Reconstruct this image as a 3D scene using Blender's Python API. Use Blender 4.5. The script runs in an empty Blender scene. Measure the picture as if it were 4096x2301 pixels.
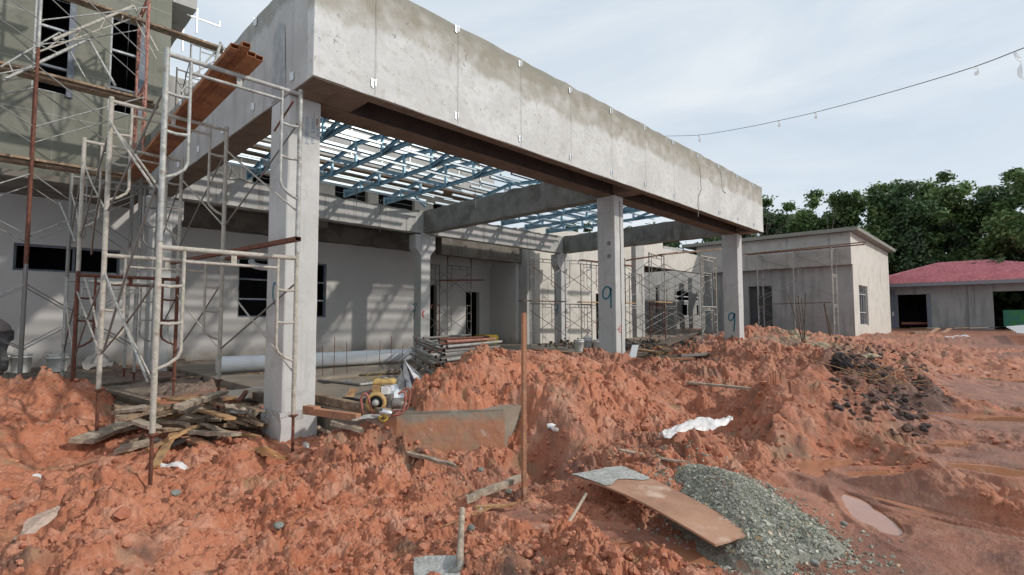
import bpy, math, random
import numpy as np
from mathutils import Vector, Matrix, Euler
random.seed(7); rng=np.random.default_rng(5)
SC=bpy.context.scene; COL=SC.collection
# ------------------------------------------------------------------ camera, sky, sun, exposure
FL,YAW,PIT,ROL=2047.05,.804535,.06003,-.002335      # px focal (4096 wide), yaw, pitch, roll
CAMZ=1.45
cy_,sy_=math.cos(YAW),math.sin(YAW)
FW=np.array([sy_*math.cos(PIT),cy_*math.cos(PIT),math.sin(PIT)])
R0=np.array([cy_,-sy_,0.0]); U0=np.cross(R0,FW)
RT=R0*math.cos(ROL)+U0*math.sin(ROL); UP=-R0*math.sin(ROL)+U0*math.cos(ROL)
cam=bpy.data.cameras.new('camera'); cam.sensor_width=36; cam.lens=FL/4096*36; cam.clip_start=.05; cam.clip_end=3000
co=bpy.data.objects.new('camera',cam); COL.objects.link(co)
M=Matrix.Identity(4)
for i in range(3): M[i][0]=RT[i]; M[i][1]=UP[i]; M[i][2]=-FW[i]
M[2][3]=CAMZ; co.matrix_world=M; SC.camera=co
SUN=Vector((.55,-1.0,.72)).normalized()             # towards the sun
w=bpy.data.worlds.new('World'); SC.world=w; w.use_nodes=True
nt=w.node_tree; N=nt.nodes; N.clear()
out=N.new('ShaderNodeOutputWorld'); bg=N.new('ShaderNodeBackground'); sky=N.new('ShaderNodeTexSky')
sky.sky_type='NISHITA'; sky.sun_disc=False; sky.sun_elevation=math.asin(SUN.z); sky.sun_rotation=math.atan2(SUN.x,SUN.y)
sky.dust_density=2.0; sky.ozone_density=1.5
bg.inputs[1].default_value=.1
tc=N.new('ShaderNodeTexCoord'); mp=N.new('ShaderNodeMapping'); mp.inputs['Scale'].default_value=(1.0,1.0,4.0); mp.inputs['Rotation'].default_value=(.12,-.16,.5)
nz=N.new('ShaderNodeTexNoise'); nz.inputs['Scale'].default_value=1.9; nz.inputs['Detail'].default_value=6; nz.inputs['Roughness'].default_value=.55; nz.inputs['Distortion'].default_value=.6
cr=N.new('ShaderNodeValToRGB'); cr.color_ramp.elements[0].position=.33; cr.color_ramp.elements[0].color=(.86,.86,.86,1); cr.color_ramp.elements[1].position=.68; cr.color_ramp.elements[1].color=(.97,.97,.97,1)
cr2=N.new('ShaderNodeValToRGB'); cr2.color_ramp.elements[0].position=.35; cr2.color_ramp.elements[0].color=(5.9,6.75,7.6,1); cr2.color_ramp.elements[1].position=.7; cr2.color_ramp.elements[1].color=(7.1,7.6,8.0,1)
mx=N.new('ShaderNodeMix'); mx.data_type='RGBA'
L=nt.links
L.new(tc.outputs['Generated'],mp.inputs[0]); L.new(mp.outputs[0],nz.inputs[0]); L.new(nz.outputs[0],cr.inputs[0]); L.new(nz.outputs[0],cr2.inputs[0])
L.new(cr.outputs[0],mx.inputs[0]); L.new(sky.outputs[0],mx.inputs[6]); L.new(cr2.outputs[0],mx.inputs[7])
L.new(mx.outputs[2],bg.inputs[0]); L.new(bg.outputs[0],out.inputs[0])
sl=bpy.data.lights.new('sun','SUN'); sl.energy=2.3; sl.angle=math.radians(1.8); sl.color=(1,.95,.87)
so=bpy.data.objects.new('sun',sl); COL.objects.link(so); so.rotation_euler=SUN.to_track_quat('Z','Y').to_euler()
SC.view_settings.view_transform='Standard'; SC.view_settings.look='None'; SC.view_settings.exposure=0.22; SC.view_settings.gamma=1
# ------------------------------------------------------------------ survey helpers: sight line through the camera onto a real plane
K=4096/2576
def ray(x,y): return FW*FL+RT*(x*K-2048)-UP*(y*K-1150.5)
def PZ(x,y,z): d=ray(x,y); p=d*((z-CAMZ)/d[2]); return Vector((p[0],p[1],z))
def PY(x,y,Y): d=ray(x,y); p=d*(Y/d[1]); return Vector((p[0],Y,p[2]+CAMZ))
def PX(x,y,X): d=ray(x,y); p=d*(X/d[0]); return Vector((X,p[1],p[2]+CAMZ))
# ------------------------------------------------------------------ mesh helpers
class MB:
    def __init__(s): s.v=[]; s.f=[]; s.sm=[]
    def add(s,vs,fs,smooth=False):
        o=len(s.v); s.v+= [tuple(v) for v in vs]; s.f+=[tuple(i+o for i in f) for f in fs]; s.sm+=[smooth]*len(fs); return s
    def hexa(s,b,t): # bottom quad, top quad (ccw from above)
        return s.add(list(b)+list(t),[(3,2,1,0),(4,5,6,7),(0,1,5,4),(1,2,6,5),(2,3,7,6),(3,0,4,7)])
    def box(s,x0,x1,y0,y1,z0,z1):
        return s.hexa([(x0,y0,z0),(x1,y0,z0),(x1,y1,z0),(x0,y1,z0)],[(x0,y0,z1),(x1,y0,z1),(x1,y1,z1),(x0,y1,z1)])
    def prism(s,poly,vec): # planar poly extruded by vec
        n=len(poly); p=[Vector(a) for a in poly]; q=[a+Vector(vec) for a in p]
        return s.add(p+q,[tuple(range(n))[::-1],tuple(range(n,2*n))]+[(i,(i+1)%n,n+(i+1)%n,n+i) for i in range(n)])
    def bar(s,p,q,wd,ht,up=(0,0,1),tw=0):
        p=Vector(p);q=Vector(q);d=(q-p).normalized();u=Vector(up)
        if abs(d.dot(u))>.97:u=Vector((0,1,0))
        sd=d.cross(u).normalized();u=sd.cross(d).normalized()
        if tw: 
            c,n_=math.cos(tw),math.sin(tw); sd,u=sd*c+u*n_,u*c-sd*n_
        def qd(a): return [a-sd*wd/2-u*ht/2,a+sd*wd/2-u*ht/2,a+sd*wd/2+u*ht/2,a-sd*wd/2+u*ht/2]
        A,B=qd(p),qd(q)
        return s.add(A+B,[(0,1,2,3),(7,6,5,4),(0,4,5,1),(1,5,6,2),(2,6,7,3),(3,7,4,0)])
    def tube(s,pts,r,n=8,cap=True,r2=None):
        pts=[Vector(p) for p in pts]; m=len(pts); vs=[]; fs=[]
        rs=[r if r2 is None else r+(r2-r)*i/(m-1) for i in range(m)]
        d0=(pts[1]-pts[0]).normalized(); a=Vector((0,0,1)) if abs(d0.z)<.9 else Vector((1,0,0))
        sd=d0.cross(a).normalized()
        for i,p in enumerate(pts):
            d=((pts[min(i+1,m-1)]-pts[max(i-1,0)])).normalized()
            sd=(sd-d*sd.dot(d)).normalized(); u=d.cross(sd)
            for k in range(n):
                t=2*math.pi*k/n; vs.append(p+(sd*math.cos(t)+u*math.sin(t))*rs[i])
        for i in range(m-1):
            for k in range(n): fs.append((i*n+k,i*n+(k+1)%n,(i+1)*n+(k+1)%n,(i+1)*n+k))
        s.add(vs,fs,True)
        if cap: s.add(vs[:n],[tuple(range(n))[::-1]]); s.add(vs[-n:],[tuple(range(n))])
        return s
    def lathe(s,c,prof,n=20,axis=(0,0,1)):
        c=Vector(c); ax=Vector(axis).normalized(); a=Vector((1,0,0)) if abs(ax.x)<.9 else Vector((0,1,0)); e=ax.cross(a).normalized(); g=ax.cross(e)
        vs=[c+ax*z+(e*math.cos(2*math.pi*k/n)+g*math.sin(2*math.pi*k/n))*r for r,z in prof for k in range(n)]
        fs=[(i*n+k,i*n+(k+1)%n,(i+1)*n+(k+1)%n,(i+1)*n+k) for i in range(len(prof)-1) for k in range(n)]
        return s.add(vs,fs,True)
    def sheet(s,rows,th=0.0):
        nr=len(rows);nc=len(rows[0]); vs=[Vector(p) for r_ in rows for p in r_]
        fs=[(i*nc+j,i*nc+j+1,(i+1)*nc+j+1,(i+1)*nc+j) for i in range(nr-1) for j in range(nc-1)]
        return s.add(vs,fs,True)
def props(o,label,cat,group=None,kind=None):
    if label:o['label']=label
    if cat:o['category']=cat
    if group:o['group']=group
    if kind:o['kind']=kind
    return o
def thing(name,loc,label,cat,group=None):
    o=bpy.data.objects.new(name,None); COL.objects.link(o); o.location=loc; o.empty_display_size=.1
    return props(o,label,cat,group)
def root_of(o):
    while o.parent:o=o.parent
    return o
def obj(name,mb,mat,parent=None,label=None,cat=None,group=None,kind=None,loc=None,bevel=0):
    me=bpy.data.meshes.new(name)
    if parent is not None: L0=Vector(root_of(parent).location)
    else: L0=Vector(loc) if loc is not None else Vector((0,0,0))
    if parent is None and loc is None and kind!='structure' and len(mb.v):
        a=np.array(mb.v); L0=Vector(((a[:,0].min()+a[:,0].max())/2,(a[:,1].min()+a[:,1].max())/2,a[:,2].min()))
    me.from_pydata([(v[0]-L0.x,v[1]-L0.y,v[2]-L0.z) for v in mb.v],[],mb.f)
    me.polygons.foreach_set('use_smooth',mb.sm)
    me.materials.append(mat); me.update()
    o=bpy.data.objects.new(name,me); COL.objects.link(o)
    if parent is not None:o.parent=parent
    else:o.location=L0
    if bevel:
        b=o.modifiers.new('bevel','BEVEL'); b.width=bevel; b.segments=2; b.limit_method='ANGLE'; b.angle_limit=.6
    return props(o,label,cat,group,kind)
# ------------------------------------------------------------------ materials
def mat(name,base,rough=.8,metal=0,noise=None,bump=0,bscale=40,streak=None,extra=None,spec=.5,detail=6,hue=None,lines=None):
    """base colour, noise=(colour2,scale,lo,hi), streak=(colour,scale,lo,hi) vertical runs, hue= (colour,scale,lo,hi) second patch layer"""
    m=bpy.data.materials.new(name); m.use_nodes=True; nt=m.node_tree; n=nt.nodes; l=nt.links
    b=n['Principled BSDF']; b.inputs['Roughness'].default_value=rough; b.inputs['Metallic'].default_value=metal
    b.inputs['Specular IOR Level'].default_value=spec
    g=n.new('ShaderNodeNewGeometry'); pos=g.outputs['Position']
    rgb=n.new('ShaderNodeRGB'); rgb.outputs[0].default_value=(*base,1); cur=rgb.outputs[0]
    def layer(cur,col,scale,lo,hi,sc3=(1,1,1),det=detail,dist=0):
        mp=n.new('ShaderNodeMapping'); mp.inputs['Scale'].default_value=sc3; l.new(pos,mp.inputs[0])
        t=n.new('ShaderNodeTexNoise'); t.inputs['Scale'].default_value=scale; t.inputs['Detail'].default_value=det; t.inputs['Roughness'].default_value=.6; t.inputs['Distortion'].default_value=dist
        l.new(mp.outputs[0],t.inputs[0])
        mr=n.new('ShaderNodeMapRange'); mr.inputs[1].default_value=lo; mr.inputs[2].default_value=hi; l.new(t.outputs[0],mr.inputs[0])
        x=n.new('ShaderNodeMix'); x.data_type='RGBA'; l.new(mr.outputs[0],x.inputs[0]); l.new(cur,x.inputs[6]); x.inputs[7].default_value=(*col,1)
        return x.outputs[2]
    for q in (noise if isinstance(noise,list) else [noise] if noise else []): cur=layer(cur,*q[:4])
    if hue: cur=layer(cur,*hue[:4],dist=1.0)
    if streak:
        for q in (streak if isinstance(streak,list) else [streak]): cur=layer(cur,*q[:4],sc3=(1,1,.08 if len(q)<5 else q[4]))
    if extra: cur=extra(n,l,pos,cur,b)
    l.new(cur,b.inputs['Base Color'])
    if bump:
        t=n.new('ShaderNodeTexNoise'); t.inputs['Scale'].default_value=bscale; t.inputs['Detail'].default_value=8; l.new(pos,t.inputs[0])
        bp=n.new('ShaderNodeBump'); bp.inputs['Strength'].default_value=min(1,bump); bp.inputs['Distance'].default_value=.02; l.new(t.outputs[0],bp.inputs['Height']); l.new(bp.outputs[0],b.inputs['Normal'])
    return m
def mathn(n,l,op,a,b_=None,c=None):
    x=n.new('ShaderNodeMath'); x.operation=op
    for i,q in enumerate((a,b_,c)):
        if q is None: continue
        if hasattr(q,'type') or hasattr(q,'links'): l.new(q,x.inputs[i])
        else: x.inputs[i].default_value=q
    return x.outputs[0]
def zstain(z0,amp,col,soft=.06,seed=0,k=1.0,xs=(1,1,1),sc=1.6,below=False):
    """a damp tide mark with a ragged edge on a wall: soaked in from the top down to height z0"""
    def f(n,l,pos,cur,b):
        sx=n.new('ShaderNodeSeparateXYZ'); l.new(pos,sx.inputs[0])
        mp=n.new('ShaderNodeMapping'); mp.inputs['Scale'].default_value=xs; mp.inputs['Location'].default_value=(seed,seed*.7,0); l.new(pos,mp.inputs[0])
        t=n.new('ShaderNodeTexNoise'); t.inputs['Scale'].default_value=sc; t.inputs['Detail'].default_value=7; t.inputs['Roughness'].default_value=.62; l.new(mp.outputs[0],t.inputs[0])
        a=mathn(n,l,'MULTIPLY_ADD',mathn(n,l,'SUBTRACT',t.outputs[0],.5),amp,sx.outputs[2])
        mr=n.new('ShaderNodeMapRange')
        mr.inputs[1].default_value=z0-soft if not below else z0+soft; mr.inputs[2].default_value=z0+soft if not below else z0-soft; l.new(a,mr.inputs[0])
        t2=n.new('ShaderNodeTexNoise'); t2.inputs['Scale'].default_value=3.5; t2.inputs['Detail'].default_value=6; l.new(pos,t2.inputs[0])
        mr2=n.new('ShaderNodeMapRange'); mr2.inputs[1].default_value=.3; mr2.inputs[2].default_value=.6; mr2.inputs[3].default_value=.35*k; mr2.inputs[4].default_value=k; l.new(t2.outputs[0],mr2.inputs[0])
        x=n.new('ShaderNodeMix'); x.data_type='RGBA'; l.new(mathn(n,l,'MULTIPLY',mr.outputs[0],mr2.outputs[0]),x.inputs[0]); l.new(cur,x.inputs[6]); x.inputs[7].default_value=(*col,1)
        return x.outputs[2]
    return f
def chain(*fs):
    def f(n,l,pos,cur,b):
        for g in fs: cur=g(n,l,pos,cur,b)
        return cur
    return f
def specks(col,scale,thr,soft=.02):
    """small dark pits and trowel marks"""
    def f(n,l,pos,cur,b):
        mp=n.new('ShaderNodeMapping'); mp.inputs['Scale'].default_value=(1,1,.6); mp.inputs['Rotation'].default_value=(.5,.4,.2); l.new(pos,mp.inputs[0])
        t=n.new('ShaderNodeTexNoise'); t.inputs['Scale'].default_value=scale; t.inputs['Detail'].default_value=3; t.inputs['Distortion'].default_value=2.2; l.new(mp.outputs[0],t.inputs[0])
        mr=n.new('ShaderNodeMapRange'); mr.inputs[1].default_value=thr; mr.inputs[2].default_value=thr+soft; l.new(t.outputs[0],mr.inputs[0])
        x=n.new('ShaderNodeMix'); x.data_type='RGBA'; l.new(mathn(n,l,'MULTIPLY',mr.outputs[0],.7),x.inputs[0]); l.new(cur,x.inputs[6]); x.inputs[7].default_value=(*col,1)
        return x.outputs[2]
    return f
def joints(spacing,col,wd=.006,axis=2,off=0.0,k=.6):
    """fine shutter / render lines every so many metres"""
    def f(n,l,pos,cur,b):
        sx=n.new('ShaderNodeSeparateXYZ'); l.new(pos,sx.inputs[0])
        t=n.new('ShaderNodeTexNoise'); t.inputs['Scale'].default_value=1.2; l.new(pos,t.inputs[0])
        a=mathn(n,l,'MULTIPLY_ADD',t.outputs[0],.02,sx.outputs[axis]); a=mathn(n,l,'ADD',a,off)
        fr=mathn(n,l,'PINGPONG',a,spacing/2)
        mr=n.new('ShaderNodeMapRange'); mr.inputs[1].default_value=wd; mr.inputs[2].default_value=wd*.4; l.new(fr,mr.inputs[0])
        x=n.new('ShaderNodeMix'); x.data_type='RGBA'; l.new(mathn(n,l,'MULTIPLY',mr.outputs[0],k),x.inputs[0]); l.new(cur,x.inputs[6]); x.inputs[7].default_value=(*col,1)
        return x.outputs[2]
    return f
MT={}
DK=(.17,.16,.145)
MT['fascia']=mat('rendered_concrete_stained',(.50,.49,.47),.9,noise=[((.58,.57,.55),2.2,.42,.62),((.40,.385,.36),1.1,.52,.72),((.44,.42,.39),9,.52,.72)],bump=.55,bscale=14,
   extra=chain(zstain(4.96,.75,(.31,.285,.235),.05,3,.9,(1,1,.45),1.6),zstain(5.22,.8,(.25,.225,.175),.05,13,.75,(1,1,.3),3.2),zstain(5.40,.22,(.24,.225,.19),.04,8,.9,(1,1,1),2.5),specks((.2,.19,.17),15,.665),specks((.22,.2,.17),38,.69)))
MT['fascia_side']=mat('board_marked_concrete',(.40,.385,.375),.9,noise=[((.47,.455,.44),2.5,.45,.65),((.33,.32,.31),5,.55,.75)],streak=((.30,.28,.26),6,.55,.7),bump=.3,bscale=20,
   extra=chain(zstain(5.25,.55,(.25,.24,.215),.04,5,.9,(1,1,.25),2.0),joints(1.25,(.22,.21,.2),.006,1)))
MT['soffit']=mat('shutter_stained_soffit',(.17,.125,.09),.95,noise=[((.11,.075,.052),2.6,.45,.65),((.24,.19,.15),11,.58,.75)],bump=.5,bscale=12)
MT['inner_face']=mat('shade_dark_beam_face',(.050,.032,.024),.9,noise=[((.030,.02,.016),3,.45,.62)],streak=((.12,.075,.05),9,.66,.76,.05),bump=.3,bscale=12)  # shade of the recess behind the fascia put into the colour, near-black brown
MT['soffit_dk']=mat('dark_grey_brown_soffit',(.16,.142,.12),.95,noise=[((.10,.088,.075),2,.45,.62),((.17,.155,.135),5,.58,.72)],bump=.4,bscale=12)  # darker and greyer than the brown soffit, mottled at random
MT['column']=mat('smooth_concrete_column',(.46,.455,.44),.85,noise=[((.53,.52,.51),1.6,.45,.65),((.38,.37,.36),4,.55,.78)],streak=((.37,.36,.34),14,.56,.72,.05),bump=.18,bscale=35,extra=specks((.22,.2,.18),30,.755))
MT['beam']=mat('grey_cast_concrete',(.40,.395,.38),.9,noise=[((.48,.47,.45),3,.45,.65)],streak=[((.22,.21,.19),9,.56,.68,.06),((.30,.29,.27),22,.56,.7,.04)],bump=.3,bscale=20,
   extra=chain(zstain(4.72,.12,(.26,.245,.20),.03,2,.95,(1,1,1),3),specks((.2,.19,.17),20,.74)))
MT['beam_dark']=mat('dark_concrete_beam',(.22,.215,.195),.8,noise=[((.135,.13,.112),2.0,.45,.62),((.32,.31,.29),4.5,.58,.72)],streak=((.30,.29,.275),5,.60,.74,.12),bump=.3,bscale=18)  # darker than the other beams, blotched and streaked at random
MT['white_wall']=mat('off_white_skim_wall',(.50,.48,.465),.9,noise=[((.45,.435,.42),1.3,.45,.7)],bump=.12,bscale=30,
   extra=chain(specks((.2,.19,.18),26,.76),zstain(.62,.5,(.30,.26,.21),.12,4,.8,(1,1,1),2,below=True)))
MT['dark_wall']=mat('wet_grey_render',(.165,.165,.130),.8,noise=[((.20,.20,.165),1.2,.45,.65),((.11,.11,.09),2.7,.55,.7)],bump=.2,bscale=22,
   extra=chain(joints(.95,(.38,.38,.33),.010,2,.25,.5),joints(1.15,(.34,.34,.30),.006,0,.3,.45),zstain(4.5,.4,(.09,.09,.07),.2,1,.8,(1,1,1),2,below=True)))
MT['plain_wall']=mat('cement_render_wall',(.36,.35,.33),.9,noise=[((.43,.42,.40),1.0,.42,.62),((.28,.27,.255),2.2,.55,.72)],streak=((.26,.255,.24),3,.55,.7,.12),bump=.2,bscale=15)
MT['cream_wall']=mat('pale_cement_render_wall',(.56,.53,.48),.9,noise=[((.48,.45,.405),1.4,.46,.66)],streak=((.36,.32,.27),2.4,.6,.72,.15),bump=.2,bscale=15)
MT['grey_render']=mat('grey_render',(.27,.268,.262),.9,noise=[((.33,.325,.32),.8,.42,.62)],streak=((.21,.21,.205),2.6,.5,.66,.10),bump=.15,bscale=14)
MT['slab_edge']=mat('weathered_roof_slab',(.22,.215,.19),.9,noise=[((.20,.195,.175),2,.45,.62)],bump=.3,bscale=15)
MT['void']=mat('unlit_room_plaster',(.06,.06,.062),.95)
MT['floor']=mat('muddy_site_slab',(.25,.205,.16),.62,noise=[((.17,.145,.115),1.1,.42,.6),((.32,.27,.22),3.5,.55,.7)],bump=.25,bscale=16)
MT['slab_side']=mat('mud_splashed_slab_side',(.40,.19,.11),.8,noise=[((.32,.22,.15),2.2,.46,.64),((.44,.22,.13),4,.52,.66),((.55,.47,.41),1.9,.60,.66)],bump=.8,bscale=9,extra=zstain(.31,.32,(.27,.24,.19),.04,4,1.0,(1,1,1),3))
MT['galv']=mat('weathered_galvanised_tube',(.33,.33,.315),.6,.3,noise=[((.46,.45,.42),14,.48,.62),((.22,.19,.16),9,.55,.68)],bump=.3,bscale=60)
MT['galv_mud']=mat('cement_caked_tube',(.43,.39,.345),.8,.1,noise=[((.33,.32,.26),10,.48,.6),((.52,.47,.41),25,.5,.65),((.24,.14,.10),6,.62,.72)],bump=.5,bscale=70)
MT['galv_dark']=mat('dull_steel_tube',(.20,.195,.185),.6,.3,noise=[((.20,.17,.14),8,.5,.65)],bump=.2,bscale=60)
MT['rust']=mat('rusted_steel',(.165,.058,.035),.8,.1,noise=[((.10,.038,.025),14,.45,.6),((.34,.17,.12),20,.62,.7)],bump=.4,bscale=70)
MT['rust_pink']=mat('flaking_red_oxide_tube',(.40,.18,.14),.8,.0,noise=[((.15,.07,.05),24,.5,.58),((.5,.36,.30),12,.6,.7)],bump=.4,bscale=70)
MT['rust_box']=mat('rusty_brown_box_section',(.33,.135,.055),.7,.15,noise=[((.20,.075,.035),5,.45,.62),((.10,.045,.025),18,.6,.7)],bump=.2,bscale=50)
MT['truss']=mat('blue_tinted_galvanised_steel',(.25,.43,.54),.42,.4,noise=[((.35,.53,.63),7,.5,.65),((.22,.34,.42),4,.55,.7)])
MT['purlin']=mat('bright_galvanised_steel',(.60,.66,.70),.32,.75,noise=[((.48,.56,.60),30,.5,.6)])
MT['alu']=mat('pale_zinc_bracket',(.72,.73,.74),.4,.4)
MT['frame_dk']=mat('window_frame_primer',(.13,.145,.17),.7,noise=[((.20,.22,.25),12,.5,.65)])
MT['frame_lt']=mat('cement_splashed_frame',(.38,.40,.42),.6,noise=[((.55,.55,.55),10,.5,.6)])
MT['glass']=mat('dusty_dark_glass',(.02,.025,.03),.25)
MT['wood']=mat('weathered_timber',(.29,.20,.13),.9,noise=[((.16,.11,.075),6,.42,.58),((.44,.34,.25),16,.56,.68)],bump=.5,bscale=35)
MT['wood_grey']=mat('grey_bleached_timber',(.40,.32,.245),.9,noise=[((.23,.185,.14),9,.42,.6),((.52,.44,.35),20,.56,.68)],bump=.6,bscale=30)
MT['wood_dark']=mat('soaked_dark_timber',(.105,.075,.05),.85,noise=[((.065,.048,.035),8,.45,.6),((.20,.155,.11),20,.58,.7)],bump=.5,bscale=35)
MT['wood_orange']=mat('split_orange_timber',(.42,.25,.12),.85,noise=[((.26,.15,.08),7,.48,.6),((.10,.07,.05),10,.62,.66)],bump=.5,bscale=30)
MT['wood_red']=mat('clay_stained_timber',(.36,.17,.095),.85,noise=[((.25,.13,.08),7,.45,.62),((.45,.27,.17),18,.56,.68)],bump=.4,bscale=30)
MT['char']=mat('charred_timber',(.02,.018,.017),.9,bump=.5,bscale=50)
MT['ply']=mat('clay_smeared_plywood',(.40,.225,.145),.75,noise=[((.30,.155,.10),2.2,.42,.6),((.56,.40,.31),2.6,.58,.68)],bump=.2,bscale=30)
MT['cement']=mat('dry_cement_smear',(.42,.42,.40),.95,noise=[((.30,.30,.28),12,.45,.6)],bump=.8,bscale=45)
MT['pvc']=mat('white_pvc_pipe',(.74,.76,.78),.28,noise=[((.60,.60,.58),2.5,.55,.7)])
MT['plastic_white']=mat('white_bucket_plastic',(.66,.66,.65),.5,noise=[((.5,.49,.47),6,.55,.68)])
MT['yellow']=mat('faded_yellow_paint',(.50,.34,.11),.6,noise=[((.34,.20,.10),11,.45,.6),((.30,.14,.09),25,.58,.66)],bump=.3,bscale=40)
MT['matyellow']=mat('yellow_board',(.36,.25,.015),.6,noise=[((.20,.13,.015),12,.5,.65)])
MT['engine']=mat('oily_engine_casting',(.20,.18,.16),.6,.3,noise=[((.34,.31,.28),18,.5,.62)],bump=.5,bscale=60)
MT['redpaint']=mat('worn_red_paint',(.36,.12,.09),.6,noise=[((.22,.09,.06),20,.5,.6)])
MT['foil']=mat('silver_foil',(.80,.82,.86),.28,.45,bump=.5,bscale=9)
MT['foil_in']=mat('dark_blue_foil_backing',(.012,.018,.045),.35)
MT['black']=mat('black_rubber',(.02,.02,.02),.6)
MT['red_plastic']=mat('red_plastic_film',(.60,.13,.10),.4,noise=[((.70,.35,.30),9,.5,.65)])
MT['amber']=mat('brown_packing_film',(.42,.20,.08),.5,noise=[((.60,.42,.28),8,.5,.62)])
MT['blue']=mat('blue_plastic',(.04,.10,.42),.4)
MT['can']=mat('printed_can',(.55,.55,.56),.3,.6,noise=[((.05,.05,.06),18,.54,.56)])
MT['teal']=mat('teal_spray_paint',(.01,.17,.21),.6)
MT['redspray']=mat('red_spray_paint',(.50,.09,.07),.7)
MT['bluepen']=mat('blue_wax_crayon',(.16,.26,.42),.8)
MT['sticker']=mat('grey_paper_label',(.50,.48,.46),.7)
MT['stickerink']=mat('dark_red_print',(.20,.05,.05),.7)
MT['tile']=None
MT['gutter']=mat('grey_gutter',(.19,.19,.21),.5)
MT['skin']=mat('brown_skin',(.19,.095,.06),.55)
MT['shirt']=mat('dusty_grey_tshirt',(.30,.255,.24),.95,noise=[((.24,.20,.19),7,.45,.62)],bump=.5,bscale=10)
MT['sleeve']=mat('teal_undersleeve',(.04,.13,.17),.9)
MT['jeans']=mat('grimy_dark_jeans',(.085,.085,.088),.95,noise=[((.15,.15,.15),12,.5,.65)],bump=.7,bscale=12)
MT['hair']=mat('black_hair',(.012,.01,.01),.6)
MT['bark']=mat('pale_bark',(.20,.17,.13),.95,noise=[((.10,.085,.065),6,.45,.6)],bump=.6,bscale=12)
MT['green_board']=mat('green_sheet',(.02,.16,.10),.5,noise=[((.03,.20,.05),2.2,.5,.56)])
def film(name,col,a,rough=.35):
    m=bpy.data.materials.new(name); m.use_nodes=True; n=m.node_tree.nodes; l=m.node_tree.links; b=n['Principled BSDF']
    b.inputs['Base Color'].default_value=(*col,1); b.inputs['Roughness'].default_value=rough
    t=n.new('ShaderNodeBsdfTransparent'); x=n.new('ShaderNodeMixShader'); x.inputs[0].default_value=a
    l.new(t.outputs[0],x.inputs[1]); l.new(b.outputs[0],x.inputs[2]); l.new(x.outputs[0],n['Material Output'].inputs[0])
    bp=n.new('ShaderNodeBump'); bp.inputs['Strength'].default_value=.8; bp.inputs['Distance'].default_value=.03; t2=n.new('ShaderNodeTexNoise'); t2.inputs['Scale'].default_value=16
    g=n.new('ShaderNodeNewGeometry'); l.new(g.outputs[0],t2.inputs[0]); l.new(t2.outputs[0],bp.inputs['Height']); l.new(bp.outputs[0],b.inputs['Normal'])
    return m
MT['film']=film('milky_polythene',(.80,.78,.76),.86)
MT['film_thin']=film('clear_polythene',(.62,.61,.60),.5)
MT['dirtyfilm']=film('clay_smeared_polythene',(.56,.43,.35),.85)
def tile_mat():
    def ex(n,l,pos,cur,b): return cur
    return mat('pink_red_roof_tiles',(.62,.23,.25),.6,noise=[((.52,.18,.20),1.0,.45,.62),((.72,.33,.34),6,.5,.65)])
MT['tile']=tile_mat()
def leaf_mat(name,c1,c2,c3):
    m=bpy.data.materials.new(name); m.use_nodes=True; n=m.node_tree.nodes; l=m.node_tree.links; b=n['Principled BSDF']; b.inputs['Roughness'].default_value=.55
    g=n.new('ShaderNodeNewGeometry'); r=n.new('ShaderNodeValToRGB'); e=r.color_ramp.elements; e[0].color=(*c1,1); e[1].color=(*c3,1); q=e.new(.55); q.color=(*c2,1)
    l.new(g.outputs['Random Per Island'],r.inputs[0]); 
    t=n.new('ShaderNodeTexNoise'); t.inputs['Scale'].default_value=.5; l.new(g.outputs[0],t.inputs[0]); mr=n.new('ShaderNodeMapRange'); mr.inputs[1].default_value=.35; mr.inputs[2].default_value=.65; mr.inputs[3].default_value=.7; mr.inputs[4].default_value=1.35; l.new(t.outputs[0],mr.inputs[0])
    x=n.new('ShaderNodeMix'); x.data_type='RGBA'; x.blend_type='MULTIPLY'; x.inputs[0].default_value=1; l.new(r.outputs[0],x.inputs[6]); l.new(mr.outputs[0],x.inputs[7]); l.new(x.outputs[2],b.inputs['Base Color'])
    tr=n.new('ShaderNodeBsdfTranslucent'); l.new(x.outputs[2],tr.inputs[0]); ms=n.new('ShaderNodeMixShader'); ms.inputs[0].default_value=.25; l.new(b.outputs[0],ms.inputs[1]); l.new(tr.outputs[0],ms.inputs[2]); l.new(ms.outputs[0],n['Material Output'].inputs[0])
    return m
MT['leaf']=leaf_mat('mid_green_leaves',(.062,.118,.036),(.10,.17,.05),(.19,.25,.088))
MT['leaf_dk']=leaf_mat('dark_green_leaves',(.036,.074,.028),(.060,.11,.042),(.10,.155,.06))
# ------------------------------------------------------------------ ground: one sheet, from the feet of the camera to the horizon
def hsh(ix,iy,s):
    h=(ix.astype(np.int64)*374761393+iy.astype(np.int64)*668265263+s*1442695041)&0xFFFFFFFF
    h=((h^(h>>13))*1274126177)&0xFFFFFFFF; h=(h^(h>>16))&0xFFFFFFFF
    return (h/4294967295.0).astype(np.float32)
def vnoise(x,y,s):
    ix=np.floor(x);iy=np.floor(y);fx=x-ix;fy=y-iy;fx=fx*fx*(3-2*fx);fy=fy*fy*(3-2*fy)
    return (hsh(ix,iy,s)*(1-fx)+hsh(ix+1,iy,s)*fx)*(1-fy)+(hsh(ix,iy+1,s)*(1-fx)+hsh(ix+1,iy+1,s)*fx)*fy
def fbm(x,y,s,o=4,g=.5):
    r=0;a=1;t=0
    for i in range(o): r=r+a*vnoise(x*2**i+i*17.3,y*2**i-i*9.1,s+i); t+=a; a*=g
    return r/t
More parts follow.
